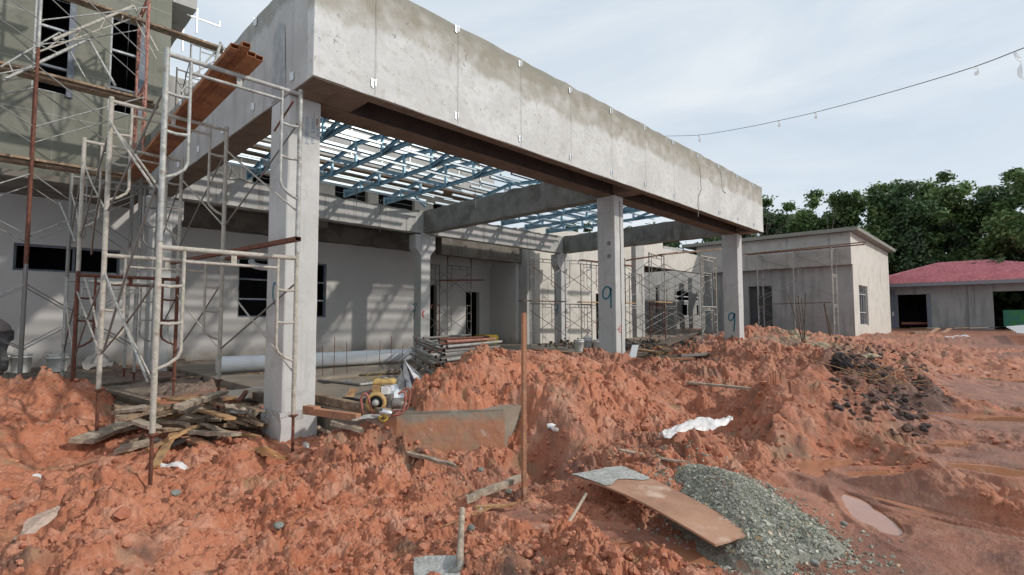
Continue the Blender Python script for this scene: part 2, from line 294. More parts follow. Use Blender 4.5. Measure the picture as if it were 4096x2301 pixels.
def clod(x,y,s):   # rounded lumps: height of random domes on a jittered lattice, 0..1
    ix=np.floor(x);iy=np.floor(y);best=np.zeros_like(x)
    for a in (-1,0,1):
        for b in (-1,0,1):
            jx=ix+a;jy=iy+b
            cx=jx+.15+.7*hsh(jx,jy,s);cyy=jy+.15+.7*hsh(jx,jy,s+1);r=.25+.62*hsh(jx,jy,s+2)
            ax=.7+.6*hsh(jx,jy,s+3)
            d=((x-cx)**2*ax+(y-cyy)**2/ax)/(r*r)
            best=np.maximum(best,np.sqrt(np.maximum(0,1-d))*r)
    return best
C_=[] # control points x,y,z,roughness
def c(x,y,z,r=.6): C_.append((x,y,z,r))
def cz(px,py,z,r=.6): p=PZ(px,py,z); c(p.x,p.y,z,r)
def cyp(px,py,Y,r=1): p=PY(px,py,Y); c(p.x,Y,p.z,r)
for q in ((0,0,0),(1,1,0),(.2,4,.0),(2,2,.0),(-2,3,.1),(.2,6,.04),(1.2,5.8,.02),(1.6,4.6,.0),(.2,7.6,.22),(-.5,8.8,.56,1),(.35,9.0,.50,1),(.7,9.0,.60,1),(.95,8.9,.50,.9),(1.15,8.2,.12),(1.25,9.4,.2),(1.6,8,.14),(2.0,7,.1),(2.3,5.7,0),(2.6,5.5,-.02),(3.0,5.3,-.0),
  (1.5,10.5,.32,.3),(2.2,9,.3,.3),(2.2,12,.35,.3),(.5,10.5,.40,.5),(-.5,12,.4,.5),(1,14.5,.42,.2),(-3,12,.5),(-3,8,.5),(-5,4,.2),(-8,10,.4),(5,11,.3,.1),(9,9,.3,.1),(12,11,.3,.2),(14,14,.3,.1),(8,15,.3,.1),(20,15,.3,.2),
  (3.0,4.9,-.12,.5),(3.5,4.3,-.16,.5),(4.1,3.85,-.16,.5),(15,9,.42,.9),(18,10,.40,.7),(22,12,.35),(26,12,.4),(30,11,.4),(33,8,.42),(35,5,.45,.3),(60,0,.55,.15),(52,8,.55,.2),(48,3,.5,.2),(40,0,.42,.3),(34,-2,.25,.2),(30,-8,.1,.2),(60,-20,.5,.2),(20,-4,0,.2),(10,-5,0,.3),(5,-5,0,.3),(0,-10,0,.3),(100,0,.8,.2),(100,60,.8,.2),(40,40,.6,.2),(0,40,.6,.2),(-40,20,.5,.2),(-40,-20,0,.2),(20,-60,.2,.2),(120,-60,.6,.2)): c(*q)
# foreground
for q in ((850,1075,.20,.6),(900,1082,.20,.6),(960,1075,.24,.6),(985,1095,.08,.6),(820,1095,.10,.6),(880,1062,.33,.4),(940,1058,.36,.4)): cz(*q)
for q in ((300,1250,.02),(600,1300,.0),(900,1200,.04),(1000,1400,0),(1500,1440,.03,1),(1250,1340,-.03),(1800,1445,0),(700,1180,.0),(900,1110,.06),(450,1120,.06),(100,1150,.05),(100,1300,.0),(1120,1260,-.06),(1180,1200,-.10),(950,1160,.02,1),(1040,1170,-.03,1)): cz(*q)
# trench by the stake, puddle hollow
for q in ((1280,1180,-.22),(1340,1190,-.26),(1400,1200,-.22),(1318,1250,-.20),(1240,1240,-.14),(1390,1260,-.14,.8),(1450,1300,-.08,.8),(1340,1310,-.10,.2),(1400,1345,-.12,.2),(1500,1345,-.12,.3),(1600,1370,-.12,.2),(1700,1400,-.12,.2),(1760,1420,-.11,.2),(1560,1300,-.06,.8),(1460,1225,-.08,.8),(1430,1385,-.02,1),(1550,1410,.0,1),(1650,1430,.02,1)): cz(*q)
# the long ridge thrown up from the trench
for q in ((1035,1025,5.2),(1060,980,5.15),(1120,962,5.05),(1180,948,4.9),(1250,922,4.8),(1330,905,4.9),(1420,893,5.0),(1470,915,5.2),(1500,915,5.3),(1560,903,5.5),(1640,925,5.6),(1690,940,5.7)): cyp(*q)
for q in ((1050,1038,.40,1),(1120,1035,.42,1),(1200,1030,.42,1),(1270,1010,.42,1),(1270,1090,.08,.8),(1330,1060,.25,1),(1420,1060,.30,1),(1420,1140,.02,.9),(1520,1000,.42,1),(1520,1090,.15,1),(1520,1160,.0,1),(1620,1000,.35,1),(1620,1090,.06,1),(1740,1060,.04,1),(1750,1000,.22,1),(1800,960,.38,1),(1700,930,.42,1),(1780,905,.44,1),(1840,882,.62,1),(1700,905,.40,.8),(1620,880,.40,.6),(1700,870,.42,.7)): cz(*q)
for q in ((1880,824,6.9),(1920,836,7.0),(1960,846,7.0),(2010,838,8),(2080,840,8),(2125,852,6.5),(2200,842,5.5),(2270,850,5.0),(1850,845,7.5)): cyp(*q)
for q in ((1960,950,2.25),(2050,966,1.75),(1890,985,2.75),(2130,1005,1.25),(2200,1045,.95),(2010,1010,1.75),(2330,905,2.2),(2420,945,1.2)): cyp(*q)
for q in ((1890,880,.75,1),(1960,880,.65,1),(2040,870,.6,1),(2150,880,.55,1),(2250,880,.42,1),(2350,890,.25,.9),(2430,930,.10,.8),(2480,960,.02,.5),(2540,960,-.02,.2),(2500,900,.05,.2),(2576,870,.2,.15),(2400,860,.3,.5),(1900,920,.52,1),(2000,915,.58,1),(2120,905,.66,1),(2200,930,.5,1),(2280,960,.35,1),(2370,990,.12,.8),(1850,990,.18,1),(1830,950,.42,1),(1900,970,.35,1),(1950,1030,.30,1),(2050,1080,.20,1),(2150,1110,.10,1),(1870,1060,.10,1),(1960,1100,.05,1),(2260,1110,-.02,.7),(2330,1080,.0,.5),(2420,1040,.02,.5),(2000,1150,-.03,.8),(2110,1170,-.11,.15),(2170,1200,-.12,.15),(2100,1220,-.10,.15),(2300,1150,-.08,.25),(2250,1250,-.07,.3),(2400,1200,-.03,.4),(2500,1140,.02,.4),(2576,1080,.03,.4),(2450,1060,-.04,.2),(2350,1300,-.05,.4),(2540,1260,.05,.6),(2500,1400,-.02,.4),(2200,1400,-.08,.25),(2100,1440,-.06,.4),(2330,1440,-.05,.4),(1700,1230,.02,.5),(1850,1200,.03,.4),(2000,1250,-.02,.4),(1950,1380,-.05,.4),(1440,1180,.0,.8),(1560,1180,.03,.9),(1640,1150,.08,1),(2540,1000,-.02,.2),(2480,1010,0,.4)): cz(*q)
CP=np.array(C_,float); CP[:,:2]+=rng.normal(0,1e-3,(len(CP),2))
def kern(d2,s=.35): return np.sqrt(d2+s*s)
D2=((CP[:,None,:2]-CP[None,:,:2])**2).sum(-1)
rr=np.hypot(CP[:,0],CP[:,1]); A_=kern(D2)-np.diag(.02+.0*rr)
WT=np.linalg.solve(A_,CP[:,2])
def base(x,y):
    z=np.zeros(x.shape); wr=np.zeros(x.shape); ws=np.zeros(x.shape)
    for (cx,cyy,_,r),wt in zip(CP,WT):
        d2=(x-cx)**2+(y-cyy)**2
        z+=wt*np.sqrt(d2+.1225); q=1/(d2+.02)**1.5; wr+=q*r; ws+=q
    return z,wr/ws
PUD=[(1400,1335,-.10,.40,.14,-.25),(1690,1395,-.105,.46,.13,-.35),(2150,1185,-.09,.55,.42,-.2),(2185,1295,-.095,.11,.50,-.25),(2345,1290,-.085,.055,.42,.55),(2440,1335,-.075,.05,.34,.55),(2235,1195,-.084,.32,.16,0),(2330,1110,-.06,.55,.30,-.3),(2500,1255,-.05,.05,.30,.5),(2570,955,-.01,1.5,.8,-.2),(2440,1050,-.03,.9,.35,-.3),(2560,905,.05,2.5,.7,-.3),(1150,1290,-.06,.16,.10,0),(2480,1180,-.045,.30,.22,-.5)]
def relief(x,y):
    x=np.asarray(x,float);y=np.asarray(y,float)
    z,r=base(x,y); dist=np.hypot(x,y)
    z=np.clip(z,-.6,1.4)
    fade=np.clip((90-dist)/60,0,1)
    u=x+.35*(fbm(x*1.3,y*1.3,11,3)-.5); v=y+.35*(fbm(x*1.3,y*1.3,23,3)-.5)
    b=np.clip((r-.14)/.62,0,1); b=b*b*(3-2*b); 
    mod=fbm(u*1.1,v*1.1,91,3); mod=np.clip((mod-.30)*2.9,.06,1.35)
    def bil(x_,y_,s_,o): 
        r_=0;a_=1;t_=0
        for i_ in range(o):
            r_=r_+a_*np.abs(2*vnoise(x_*2.07**i_+i_*5.3,y_*2.07**i_-i_*3.9,s_+i_)-1); t_+=a_; a_*=.58
        return r_/t_
    h=(.26*(bil(u*3.1,v*3.1,301,6)-.32)*b*np.clip(mod+.35,.4,1.3)+.30*(fbm(u*1.7,v*1.7,1,4)-.5)*b+.12*clod(u*2.6,v*2.6,31)*b**1.5+.080*clod(u*6.5,v*6.5,41)*b*mod+.050*clod(u*14,v*14,51)*b*mod+.030*clod(u*30,v*30,61)*(b*.8+.08)*mod+.016*clod(u*62,v*62,71)*(b*.7+.12)
       +.022*(fbm(x*34,y*34,81,3)-.5)*(b*.8+.15)+.07*(fbm(x*.9,y*.9,5,3)-.5)*(1-b))
    h-=.08*b
    # wheel ruts across the soft road on the right: lugged tracks running away from the viewer
    rd=np.clip((x-2.0)/1.2,0,1)*np.clip((.75*x-1.2-y)/1.0,0,1)*np.clip((22-x)/8,0,1)*np.clip((.62-r)/.25,0,1)
    t=(x*.30+y*1.0)+.15*np.sin(x*1.1); al=x-.25*y
    rut=np.zeros_like(x)
    for c0 in (.35,-1.0,-2.4):
        q=np.exp(-((t-c0)/.20)**2); rut-= .07*q; rut+=.05*np.exp(-((t-c0-.38)/.12)**2); rut+=q*.020*(np.sin(al*26+3*np.abs(t-c0)*6)>0.1)
    h=h*(1-.6*rd)+rd*1.5*(rut+.03*(fbm(x*3,y*5,15,3)-.5))
    Z=z+h*fade
    # trench cut along the slab edge
    ax,ay,bx_,by_=3.10,5.12,4.46,4.07; ex,ey=bx_-ax,by_-ay; L2=ex*ex+ey*ey; t_=((x-ax)*ex+(y-ay)*ey)/L2; dd=((x-ax)*ey-(y-ay)*ex)/math.sqrt(L2)   # >0 in front of the slab
    endf=np.clip(np.minimum(t_-.12,1-t_)/.10,0,1)
    capz=-.13+.20*(1-np.clip(t_,0,1))+.10*(fbm(x*5,y*5,57,3)-.3)+.10*np.clip(dd,0,2)+(1-endf)*.9+.5*h*np.clip((dd+.02)/.1,0,1)
    Z=np.where((dd>-.03)&(dd<.9)&(t_>.1)&(t_<1),np.minimum(Z,capz),Z)
    # nothing but swept slab behind the ridge
    cm=(x>2.9)&(x<12.5)&(y>6.0-.04*x)&(y<13.2); Z=np.where(cm,np.minimum(Z,.46-(y-6.0+.04*x)*.9),Z)
    for (px_,py_,zl,wr,wf,an) in PUD:
        c_=PZ(px_,py_,zl); dx,dy=x-c_.x,y-c_.y; a_=dx*cy_-dy*sy_; f_=dx*sy_+dy*cy_; ca,sa=math.cos(an),math.sin(an); a_,f_=a_*ca+f_*sa,-a_*sa+f_*ca
        q=np.sqrt((a_/wr)**2+(f_/wf)**2)+.75*(fbm(x*3.3,y*3.3,401,4)-.5)
        lv=zl+.004+.35*np.maximum(q-1,0)*min(wr,wf); k=np.clip((1.95-q)/.4,0,1)
        tgt=np.where(q<1,zl-.03*(1-q**2),lv)
        Z=np.where(q<1,np.minimum(Z,np.maximum(tgt,zl-.03)+.25*h*(clod(x*3,y*3,7)>.55)),np.maximum(Z,Z*(1-k)+np.maximum(Z,np.minimum(lv,zl+.03))*k))
        Z=np.where((q>=1)&(q<3),np.minimum(Z,np.maximum(zl+.02,zl+.008+.75*(q-1)*min(wr,wf)+.35*h*np.clip(q-1,0,1))),Z)
    return Z,r,h,rd
def slabmask(x,y):   # under the concrete slab and buildings the soil is dug out
    m=(y>5.55)&(x>3.0)&(x<15.6)&(y<13.2)
    return m
def GZ(x,y):
    z,_,_,_=relief(np.array([x]),np.array([y])); return float(z[0])
nA=1400
ang=YAW+np.linspace(math.radians(-57),math.radians(57),nA)
rad=[.7]
while rad[-1]<420:
    r=rad[-1]; rad.append(r+(.03 if r<1.9 else .0023*r if r<14 else .006*r if r<28 else .03*r))
rad=np.array(rad); nR=len(rad); print('ground rings',nR)
RR,AA=np.meshgrid(rad,ang,indexing='ij'); GX=(RR*np.sin(AA)).ravel(); GY=(RR*np.cos(AA)).ravel()
Gz=np.empty_like(GX);Gr=np.empty_like(GX);Gh=np.empty_like(GX);Gd=np.empty_like(GX)
for i in range(0,len(GX),200000):
    s=slice(i,i+200000); Gz[s],Gr[s],Gh[s],Gd[s]=relief(GX[s],GY[s])
ms=slabmask(GX,GY); 
zb=np.zeros_like(GX); zb[ms]=.37
keep=ms&(Gz<.44+.10*fbm(GX*2,GY*2,77,3)); Gz[keep]=np.minimum(Gz[keep],.20)
me=bpy.data.meshes.new('ground'); nv=len(GX); nf=(nR-1)*(nA-1)
me.vertices.add(nv); me.vertices.foreach_set('co',np.stack([GX,GY,Gz],1).astype(np.float32).ravel())
ii,jj=np.meshgrid(np.arange(nR-1),np.arange(nA-1),indexing='ij'); a=(ii*nA+jj).ravel()
q=np.stack([a,a+nA,a+nA+1,a+1],1)[:, ::-1].astype(np.int32)
me.loops.add(nf*4); me.loops.foreach_set('vertex_index',q.ravel()); me.polygons.add(nf); me.polygons.foreach_set('loop_start',np.arange(nf,dtype=np.int32)*4); me.polygons.foreach_set('loop_total',np.full(nf,4,dtype=np.int32))
me.polygons.foreach_set('use_smooth',np.ones(nf,bool))
# which material lies where: dark burnt debris, grey-yellow subsoil, dull grey rubble, wet road
def blob(px,py,z,rx,ry,ang=0):
    p=PZ(px,py,z); dx=GX-p.x; dy=GY-p.y; c_,s_=math.cos(ang),math.sin(ang); return np.exp(-(((dx*c_+dy*s_)/rx)**2+((-dx*s_+dy*c_)/ry)**2))
nzb=fbm(GX*1.5,GY*1.5,201,5)-.5
dark=np.clip((blob(2130,895,.65,.9,.7)+blob(2190,930,.55,1.3,1.0)+.9*blob(2260,965,.4,1.2,.55)+blob(2330,985,.25,.8,.4)+2.6*nzb+2.2*(fbm(GX*7,GY*7,233,3)-.5)-.55)*1.2,0,1)
yel=np.clip((blob(2000,850,.8,2.5,2)+.8*blob(2070,870,.75,2,1.5)+2.2*nzb+1.4*(fbm(GX*6,GY*6,239,3)-.5)-.5)*1.3,0,1)
grey=np.clip((blob(400,960,.3,1.4,2.0)+blob(500,960,.35,1.2,2.5)+.9*blob(650,1060,.1,.45,.35)+.7*blob(880,1080,.1,.5,.35)+blob(1680,870,.42,5,2.2)+.6*blob(1000,1200,.0,.5,.3)+.6*blob(530,1320,0,.35,.18)+.9*blob(900,1075,.2,.35,.25)+((GX>.2)&(GY>9.9)).astype(float)*1.2+1.8*nzb-.55)*2.0,0,1)
wet=np.clip(.42*np.clip((GX-5)/3,0,1)+np.clip((.62-Gr)*3.6,0,1)*np.clip((GX-1.5)/1.5,0,1)+.75*(blob(1250,1200,-.15,.9,.35)+blob(1420,1210,-.15,.7,.4)+.8*blob(1700,1110,.05,.6,.5))+.5*nzb,0,1)
cl=me.color_attributes.new('soil','FLOAT_COLOR','POINT'); cl.data.foreach_set('color',np.stack([dark,yel,grey,wet],1).astype(np.float32).ravel())
me.update(calc_edges=True)
m=bpy.data.materials.new('red_laterite_clay'); m.use_nodes=True; n=m.node_tree.nodes; l=m.node_tree.links; b=n['Principled BSDF']
g=n.new('ShaderNodeNewGeometry'); at=n.new('ShaderNodeAttribute'); at.attribute_name='soil'; se=n.new('ShaderNodeSeparateColor'); l.new(at.outputs['Color'],se.inputs[0])
def nz_(sc,lo,hi,det=8,dist=0.0):
    t=n.new('ShaderNodeTexNoise'); t.inputs['Scale'].default_value=sc; t.inputs['Detail'].default_value=det; t.inputs['Roughness'].default_value=.65; t.inputs['Distortion'].default_value=dist; l.new(g.outputs[0],t.inputs[0])
    mr=n.new('ShaderNodeMapRange'); mr.inputs[1].default_value=lo; mr.inputs[2].default_value=hi; l.new(t.outputs[0],mr.inputs[0]); return mr.outputs[0],t.outputs[0]
def mixc(f,a_,b_):
    x=n.new('ShaderNodeMix'); x.data_type='RGBA'
    if isinstance(f,float): x.inputs[0].default_value=f
    else: l.new(f,x.inputs[0])
    for i,q_ in ((6,a_),(7,b_)):
        if isinstance(q_,tuple): x.inputs[i].default_value=(*q_,1)
        else: l.new(q_,x.inputs[i])
    return x.outputs[2]
cur=mixc(nz_(.8,.40,.62)[0],(.48,.195,.112),(.41,.14,.072))
cur=mixc(nz_(3.1,.50,.66)[0],cur,(.54,.28,.19)); cur=mixc(nz_(5.2,.56,.68,8,1.2)[0],cur,(.235,.088,.055))
cur=mixc(nz_(19,.58,.70)[0],cur,(.60,.29,.19)); cur=mixc(nz_(70,.62,.70,3)[0],cur,(.62,.42,.32)); cur=mixc(nz_(38,.60,.70)[0],cur,(.17,.065,.042))
cur=mixc(nz_(1.7,.58,.68,6,.8)[0],cur,(.30,.185,.105)); cur=mixc(nz_(2.4,.64,.72,6,.5)[0],cur,(.27,.22,.15))
cur=mixc(se.outputs[1],cur,mixc(nz_(3,.4,.65)[0],(.27,.20,.115),(.38,.32,.22)))
cur=mixc(se.outputs[2],cur,mixc(nz_(7,.42,.62)[0],(.24,.205,.165),(.13,.11,.09)))
cur=mixc(se.outputs[0],cur,mixc(nz_(9,.42,.62)[0],(.045,.036,.034),(.14,.075,.052)))
wetc=mixc(nz_(2.2,.4,.62)[0],(.285,.135,.09),(.185,.085,.06))
sep=n.new('ShaderNodeMath'); sep.operation='MULTIPLY'; l.new(at.outputs['Alpha'],sep.inputs[0]); sep.inputs[1].default_value=.8
cur=mixc(sep.outputs[0],cur,wetc); l.new(cur,b.inputs['Base Color'])
ro=n.new('ShaderNodeMapRange'); ro.inputs[3].default_value=.85; ro.inputs[4].default_value=.22; l.new(sep.outputs[0],ro.inputs[0])
rn=nz_(3.0,.42,.60)[0]; mm=n.new('ShaderNodeMath'); mm.operation='MULTIPLY_ADD'; l.new(rn,mm.inputs[0]); mm.inputs[1].default_value=.25; l.new(ro.outputs[0],mm.inputs[2]); l.new(mm.outputs[0],b.inputs['Roughness'])
bp=n.new('ShaderNodeBump'); bp.inputs['Strength'].default_value=.75; bp.inputs['Distance'].default_value=.012; l.new(nz_(75,0,1,6)[1],bp.inputs['Height'])
bp2=n.new('ShaderNodeBump'); bp2.inputs['Strength'].default_value=.6; bp2.inputs['Distance'].default_value=.03; l.new(nz_(22,0,1,8)[1],bp2.inputs['Height']); l.new(bp.outputs[0],bp2.inputs['Normal']); l.new(bp2.outputs[0],b.inputs['Normal'])
b.inputs['Specular IOR Level'].default_value=.35
MT['clay']=m; me.materials.append(m)
MT['clod']=mat('dry_red_clay',(.45,.19,.115),.9,noise=[((.36,.13,.075),3,.42,.6),((.58,.28,.18),24,.56,.68)],bump=.8,bscale=45)
o=bpy.data.objects.new('ground',me); COL.objects.link(o); o['kind']='structure'
# muddy water lying in the hollows
MT['mudwater']=mat('orange_mud_water',(.42,.19,.11),.03,noise=[((.34,.15,.085),1.4,.42,.6)],spec=1.0)
MT['water']=mat('murky_rain_water',(.14,.115,.085),.03,noise=[((.10,.085,.065),1.4,.42,.6)],spec=.8)
PI_=math.pi
def puddle(pts,z,mt,name='puddle',wob=.12):
    P=[PZ(a,b_,z) for a,b_ in pts]; n_=len(P); vs=[]
    for i in range(n_):
        p0,p1=P[i],P[(i+1)%n_]
        for k in range(6):
            q_=p0.lerp(p1,k/6); d=(p1-p0).length*wob; vs.append((q_.x+random.uniform(-d,d)*.5,q_.y+random.uniform(-d,d)*.5,z))
    mb=MB(); mb.add(vs,[tuple(range(len(vs)))]); o=obj(name,mb,mt,kind='structure'); return o
# ------------------------------------------------------------------ building helpers
def wallgrid(axis,c0,c1,a0,a1,z0,z1,holes):
    """a wall slab between planes c0..c1 on `axis` (0: faces x, 1: faces y), spanning a0..a1 along the other axis, with real openings"""
    As=sorted({a0,a1,*[h[0] for h in holes],*[h[1] for h in holes]}); Zs=sorted({z0,z1,*[h[2] for h in holes],*[h[3] for h in holes]})
    As=[a for a in As if a0<=a<=a1]; Zs=[z for z in Zs if z0<=z<=z1]
    def solid(i,j):
        if i<0 or j<0 or i>=len(As)-1 or j>=len(Zs)-1: return False
        a=(As[i]+As[i+1])/2; z=(Zs[j]+Zs[j+1])/2
        return not any(h[0]<a<h[1] and h[2]<z<h[3] for h in holes)
    P=(lambda c,a,z:(a,c,z)) if axis==1 else (lambda c,a,z:(c,a,z))
    mb=MB()
    for i in range(len(As)-1):
        for j in range(len(Zs)-1):
            if not solid(i,j): continue
            a,b_,z,y=As[i],As[i+1],Zs[j],Zs[j+1]
            for cc in (c0,c1): mb.add([P(cc,a,z),P(cc,b_,z),P(cc,b_,y),P(cc,a,y)],[(0,1,2,3)])
            if not solid(i-1,j): mb.add([P(c0,a,z),P(c1,a,z),P(c1,a,y),P(c0,a,y)],[(0,1,2,3)])
            if not solid(i+1,j): mb.add([P(c0,b_,z),P(c1,b_,z),P(c1,b_,y),P(c0,b_,y)],[(0,1,2,3)])
            if not solid(i,j-1): mb.add([P(c0,a,z),P(c1,a,z),P(c1,b_,z),P(c0,b_,z)],[(0,1,2,3)])
            if not solid(i,j+1): mb.add([P(c0,a,y),P(c1,a,y),P(c1,b_,y),P(c0,b_,y)],[(0,1,2,3)])
    return mb
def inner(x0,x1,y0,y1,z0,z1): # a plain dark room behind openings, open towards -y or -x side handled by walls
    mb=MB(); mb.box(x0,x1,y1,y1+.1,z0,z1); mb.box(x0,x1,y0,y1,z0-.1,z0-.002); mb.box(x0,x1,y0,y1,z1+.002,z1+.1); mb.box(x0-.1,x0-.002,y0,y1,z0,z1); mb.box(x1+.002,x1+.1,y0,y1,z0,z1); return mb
def rough_box(x0,x1,y0,y1,z0,z1,step=.25,amp=.012,top=.02,seed=0):
    """cast concrete member: a box whose faces wander slightly, its upper arris broken"""
    def ticks(a,b_): 
        k=max(1,int(round((b_-a)/step))); return [a+(b_-a)*i/k for i in range(k+1)]
    X,Y,Z=ticks(x0,x1),ticks(y0,y1),ticks(z0,z1); mb=MB(); idx={}
    def V(i,j,k):
        if (i,j,k) not in idx:
            r_=random.Random((i*73856093)^(j*19349663)^(k*83492791)^seed); x,y,z=X[i],Y[j],Z[k]
            e=(i in(0,len(X)-1))+(j in(0,len(Y)-1))+(k in(0,len(Z)-1))
            s_=amp*(.5 if e<2 else 1)
            mb.v.append((x+r_.uniform(-s_,s_),y+r_.uniform(-s_,s_),z+r_.uniform(-s_,s_)+(r_.uniform(-top,top*.4) if k==len(Z)-1 and e>=2 else 0))); idx[(i,j,k)]=len(mb.v)-1
        return idx[(i,j,k)]
    nx,ny,nz=len(X)-1,len(Y)-1,len(Z)-1
    for i in range(nx):
        for j in range(ny):
            mb.f.append((V(i,j,0),V(i,j+1,0),V(i+1,j+1,0),V(i+1,j,0))); mb.f.append((V(i,j,nz),V(i+1,j,nz),V(i+1,j+1,nz),V(i,j+1,nz)))
    for i in range(nx):
        for k in range(nz):
            mb.f.append((V(i,0,k),V(i+1,0,k),V(i+1,0,k+1),V(i,0,k+1))); mb.f.append((V(i,ny,k),V(i,ny,k+1),V(i+1,ny,k+1),V(i+1,ny,k)))
    for j in range(ny):
        for k in range(nz):
            mb.f.append((V(0,j,k),V(0,j,k+1),V(0,j+1,k+1),V(0,j+1,k))); mb.f.append((V(nx,j,k),V(nx,j+1,k),V(nx,j+1,k+1),V(nx,j,k+1)))
    mb.sm=[False]*len(mb.f); return mb
def stroke(pts,nrm,wd=.025,th=.003):
    """brush line through 3D points lying on a wall"""
    mb=MB(); nrm=Vector(nrm); pts=[Vector(p) for p in pts]; L_=[];R_=[]
    for i,p in enumerate(pts):
        d=(pts[min(i+1,len(pts)-1)]-pts[max(0,i-1)]).normalized(); s_=d.cross(nrm).normalized()*wd/2
        L_.append(p+nrm*th-s_);R_.append(p+nrm*th+s_)
    n_=len(pts); mb.add(L_+R_,[(i,i+1,n_+i+1,n_+i) for i in range(n_-1)]); return mb
def smooth(pts,k=5):
    P=[Vector(p) for p in pts]; o=[]
    for i in range(len(P)-1):
        a,b_,c_,d=P[max(i-1,0)],P[i],P[i+1],P[min(i+2,len(P)-1)]
        for j in range(k):
            t=j/k; o.append(.5*((2*b_)+(c_-a)*t+(2*a-5*b_+4*c_-d)*t*t+(3*b_-a-3*c_+d)*t**3))
    return o+[P[-1]]
# ------------------------------------------------------------------ floor slab of the portico and yard
mb=MB(); mb.prism([(2.95,5.75,-.4),(3.05,5.2,-.4),(3.26,4.92,-.4),(4.24,4.22,-.4),(4.9,4.3,-.4),(6.2,4.9,-.4),(9,5.3,-.4),(15.9,5.9,-.4),(16,9,-.4),(15.8,13.6,-.4),(40,13.8,-.4),(40,25,-.4),(11.3,25,-.4),(11.3,14.9,-.4),(2.95,14.9,-.4)],(0,0,.80))
obj('floor',mb,MT['floor'],kind='structure')
mb=MB(); mb.add([(3.04,5.19,-.4),(3.25,4.905,-.4),(4.24,4.20,-.4),(4.24,4.20,.385),(3.25,4.905,.385),(3.04,5.19,.385)],[(0,1,4,5),(1,2,3,4)])
obj('floor_edge',mb,MT['slab_side'],kind='structure')
puddle([(1300,1420*0+938),(1700,905),(1560,893),(1330,900),(1290,915)],.404,MT['water'])
puddle([(800,955),(900,948),(880,962),(810,966)],.404,MT['water']); puddle([(600,972),(690,955),(680,975),(620,990)],.36,MT['water'])
puddle([(560,985),(670,972),(662,1010),(600,1010)],.404,MT['water'])
for (px_,py_,zl,wr,wf,an) in PUD:
    c_=PZ(px_,py_,zl); ca,sa=math.cos(an),math.sin(an); vs=[]
    for k in range(48):
        t=2*PI_*k/48; a_,f_=1.4*wr*math.cos(t),1.4*wf*math.sin(t); a_,f_=a_*ca-f_*sa,a_*sa+f_*ca; vs.append((c_.x+a_*cy_+f_*sy_,c_.y-a_*sy_+f_*cy_,zl))
    mb=MB(); mb.add(vs,[tuple(range(48))]); obj('puddle',mb,MT['mudwater'],kind='structure')
# ------------------------------------------------------------------ the portico
PT=thing('concrete_portico',(2.42,5.97,.0),'unfinished concrete portico with deep stained fascia beam on square columns numbered 9 and 7','portico')
PI=math.pi
def column(x0,x1,y0,y1,z0,z1,corbel=False,seed=1):
    mb=rough_box(x0,x1,y0,y1,z0,z1,.3,.0025,0,seed); o=obj('column',mb,MT['column'],PT,bevel=.018)
    return o
f=obj('fascia_beam',rough_box(2.41,16.83,5.32,5.49,4.10,5.53,.3,.006,.022,5),MT['fascia'],PT,bevel=.006)
obj('beam',rough_box(2.41,2.79,5.492,13.18,4.10,5.50,.3,.006,.02,6),MT['fascia_side'],PT,bevel=.006)     # left side beam
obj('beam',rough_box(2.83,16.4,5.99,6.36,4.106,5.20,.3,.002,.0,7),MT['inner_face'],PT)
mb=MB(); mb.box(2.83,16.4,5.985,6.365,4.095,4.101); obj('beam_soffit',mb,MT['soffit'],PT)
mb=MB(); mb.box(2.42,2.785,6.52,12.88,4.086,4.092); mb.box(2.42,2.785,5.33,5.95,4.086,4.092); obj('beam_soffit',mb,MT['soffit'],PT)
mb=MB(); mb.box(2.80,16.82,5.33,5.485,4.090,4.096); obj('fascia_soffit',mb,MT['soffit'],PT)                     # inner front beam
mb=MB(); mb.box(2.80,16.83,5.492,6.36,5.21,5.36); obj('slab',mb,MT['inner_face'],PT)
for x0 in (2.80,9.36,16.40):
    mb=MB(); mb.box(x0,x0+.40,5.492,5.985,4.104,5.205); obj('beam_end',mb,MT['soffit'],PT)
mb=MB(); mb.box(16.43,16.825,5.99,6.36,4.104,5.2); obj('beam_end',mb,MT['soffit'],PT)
obj('beam',rough_box(2.83,16.7,12.92,13.22,4.10,4.78,.22,.008,.06,8),MT['beam'],PT)                      # rear beam
for x0 in (9.46,16.44): obj('beam',rough_box(x0,x0+.30,6.37,12.915,4.106,4.80,.3,.008,.03,int(x0)),MT['beam_dark'],PT,label='dark cross beam')
cols=[(2.42,2.82,5.97,6.50,.37),(9.36,9.72,5.95,6.40,.2),(16.40,16.80,5.97,6.45,.2),(2.46,2.82,12.90,13.30,.2),(9.37,9.72,12.90,13.28,.3),(16.28,16.68,12.90,13.28,.2)]
CO=[]
for i,(a,b_,c_,d,z) in enumerate(cols): CO.append(column(a,b_,c_,d,z,4.099,seed=i+20))
obj('plinth',rough_box(2.405,2.835,5.952,6.52,-.35,.33,.1,.006,.0,31),MT['column'],CO[0]); obj('mortar_collar',rough_box(2.40,2.838,5.95,6.515,.29,.385,.05,.012,.0,33),MT['beam'],CO[0])
for k in (3,4,5):
    a,b_,c_,d,z=cols[k]
    for s_ in (-1,1):
        x=a if s_<0 else b_; mb=MB(); y0,y1=c_+.01,d-.01
        mb.prism([(x,y0,3.40),(x+s_*.20,y0,3.62),(x+s_*.20,y0,4.04),(x,y0,4.04)] if s_>0 else [(x,y0,4.04),(x+s_*.20,y0,4.04),(x+s_*.20,y0,3.62),(x,y0,3.40)],(0,y1-y0,0)); obj('corbel',mb,MT['column'],CO[k],bevel=.012)
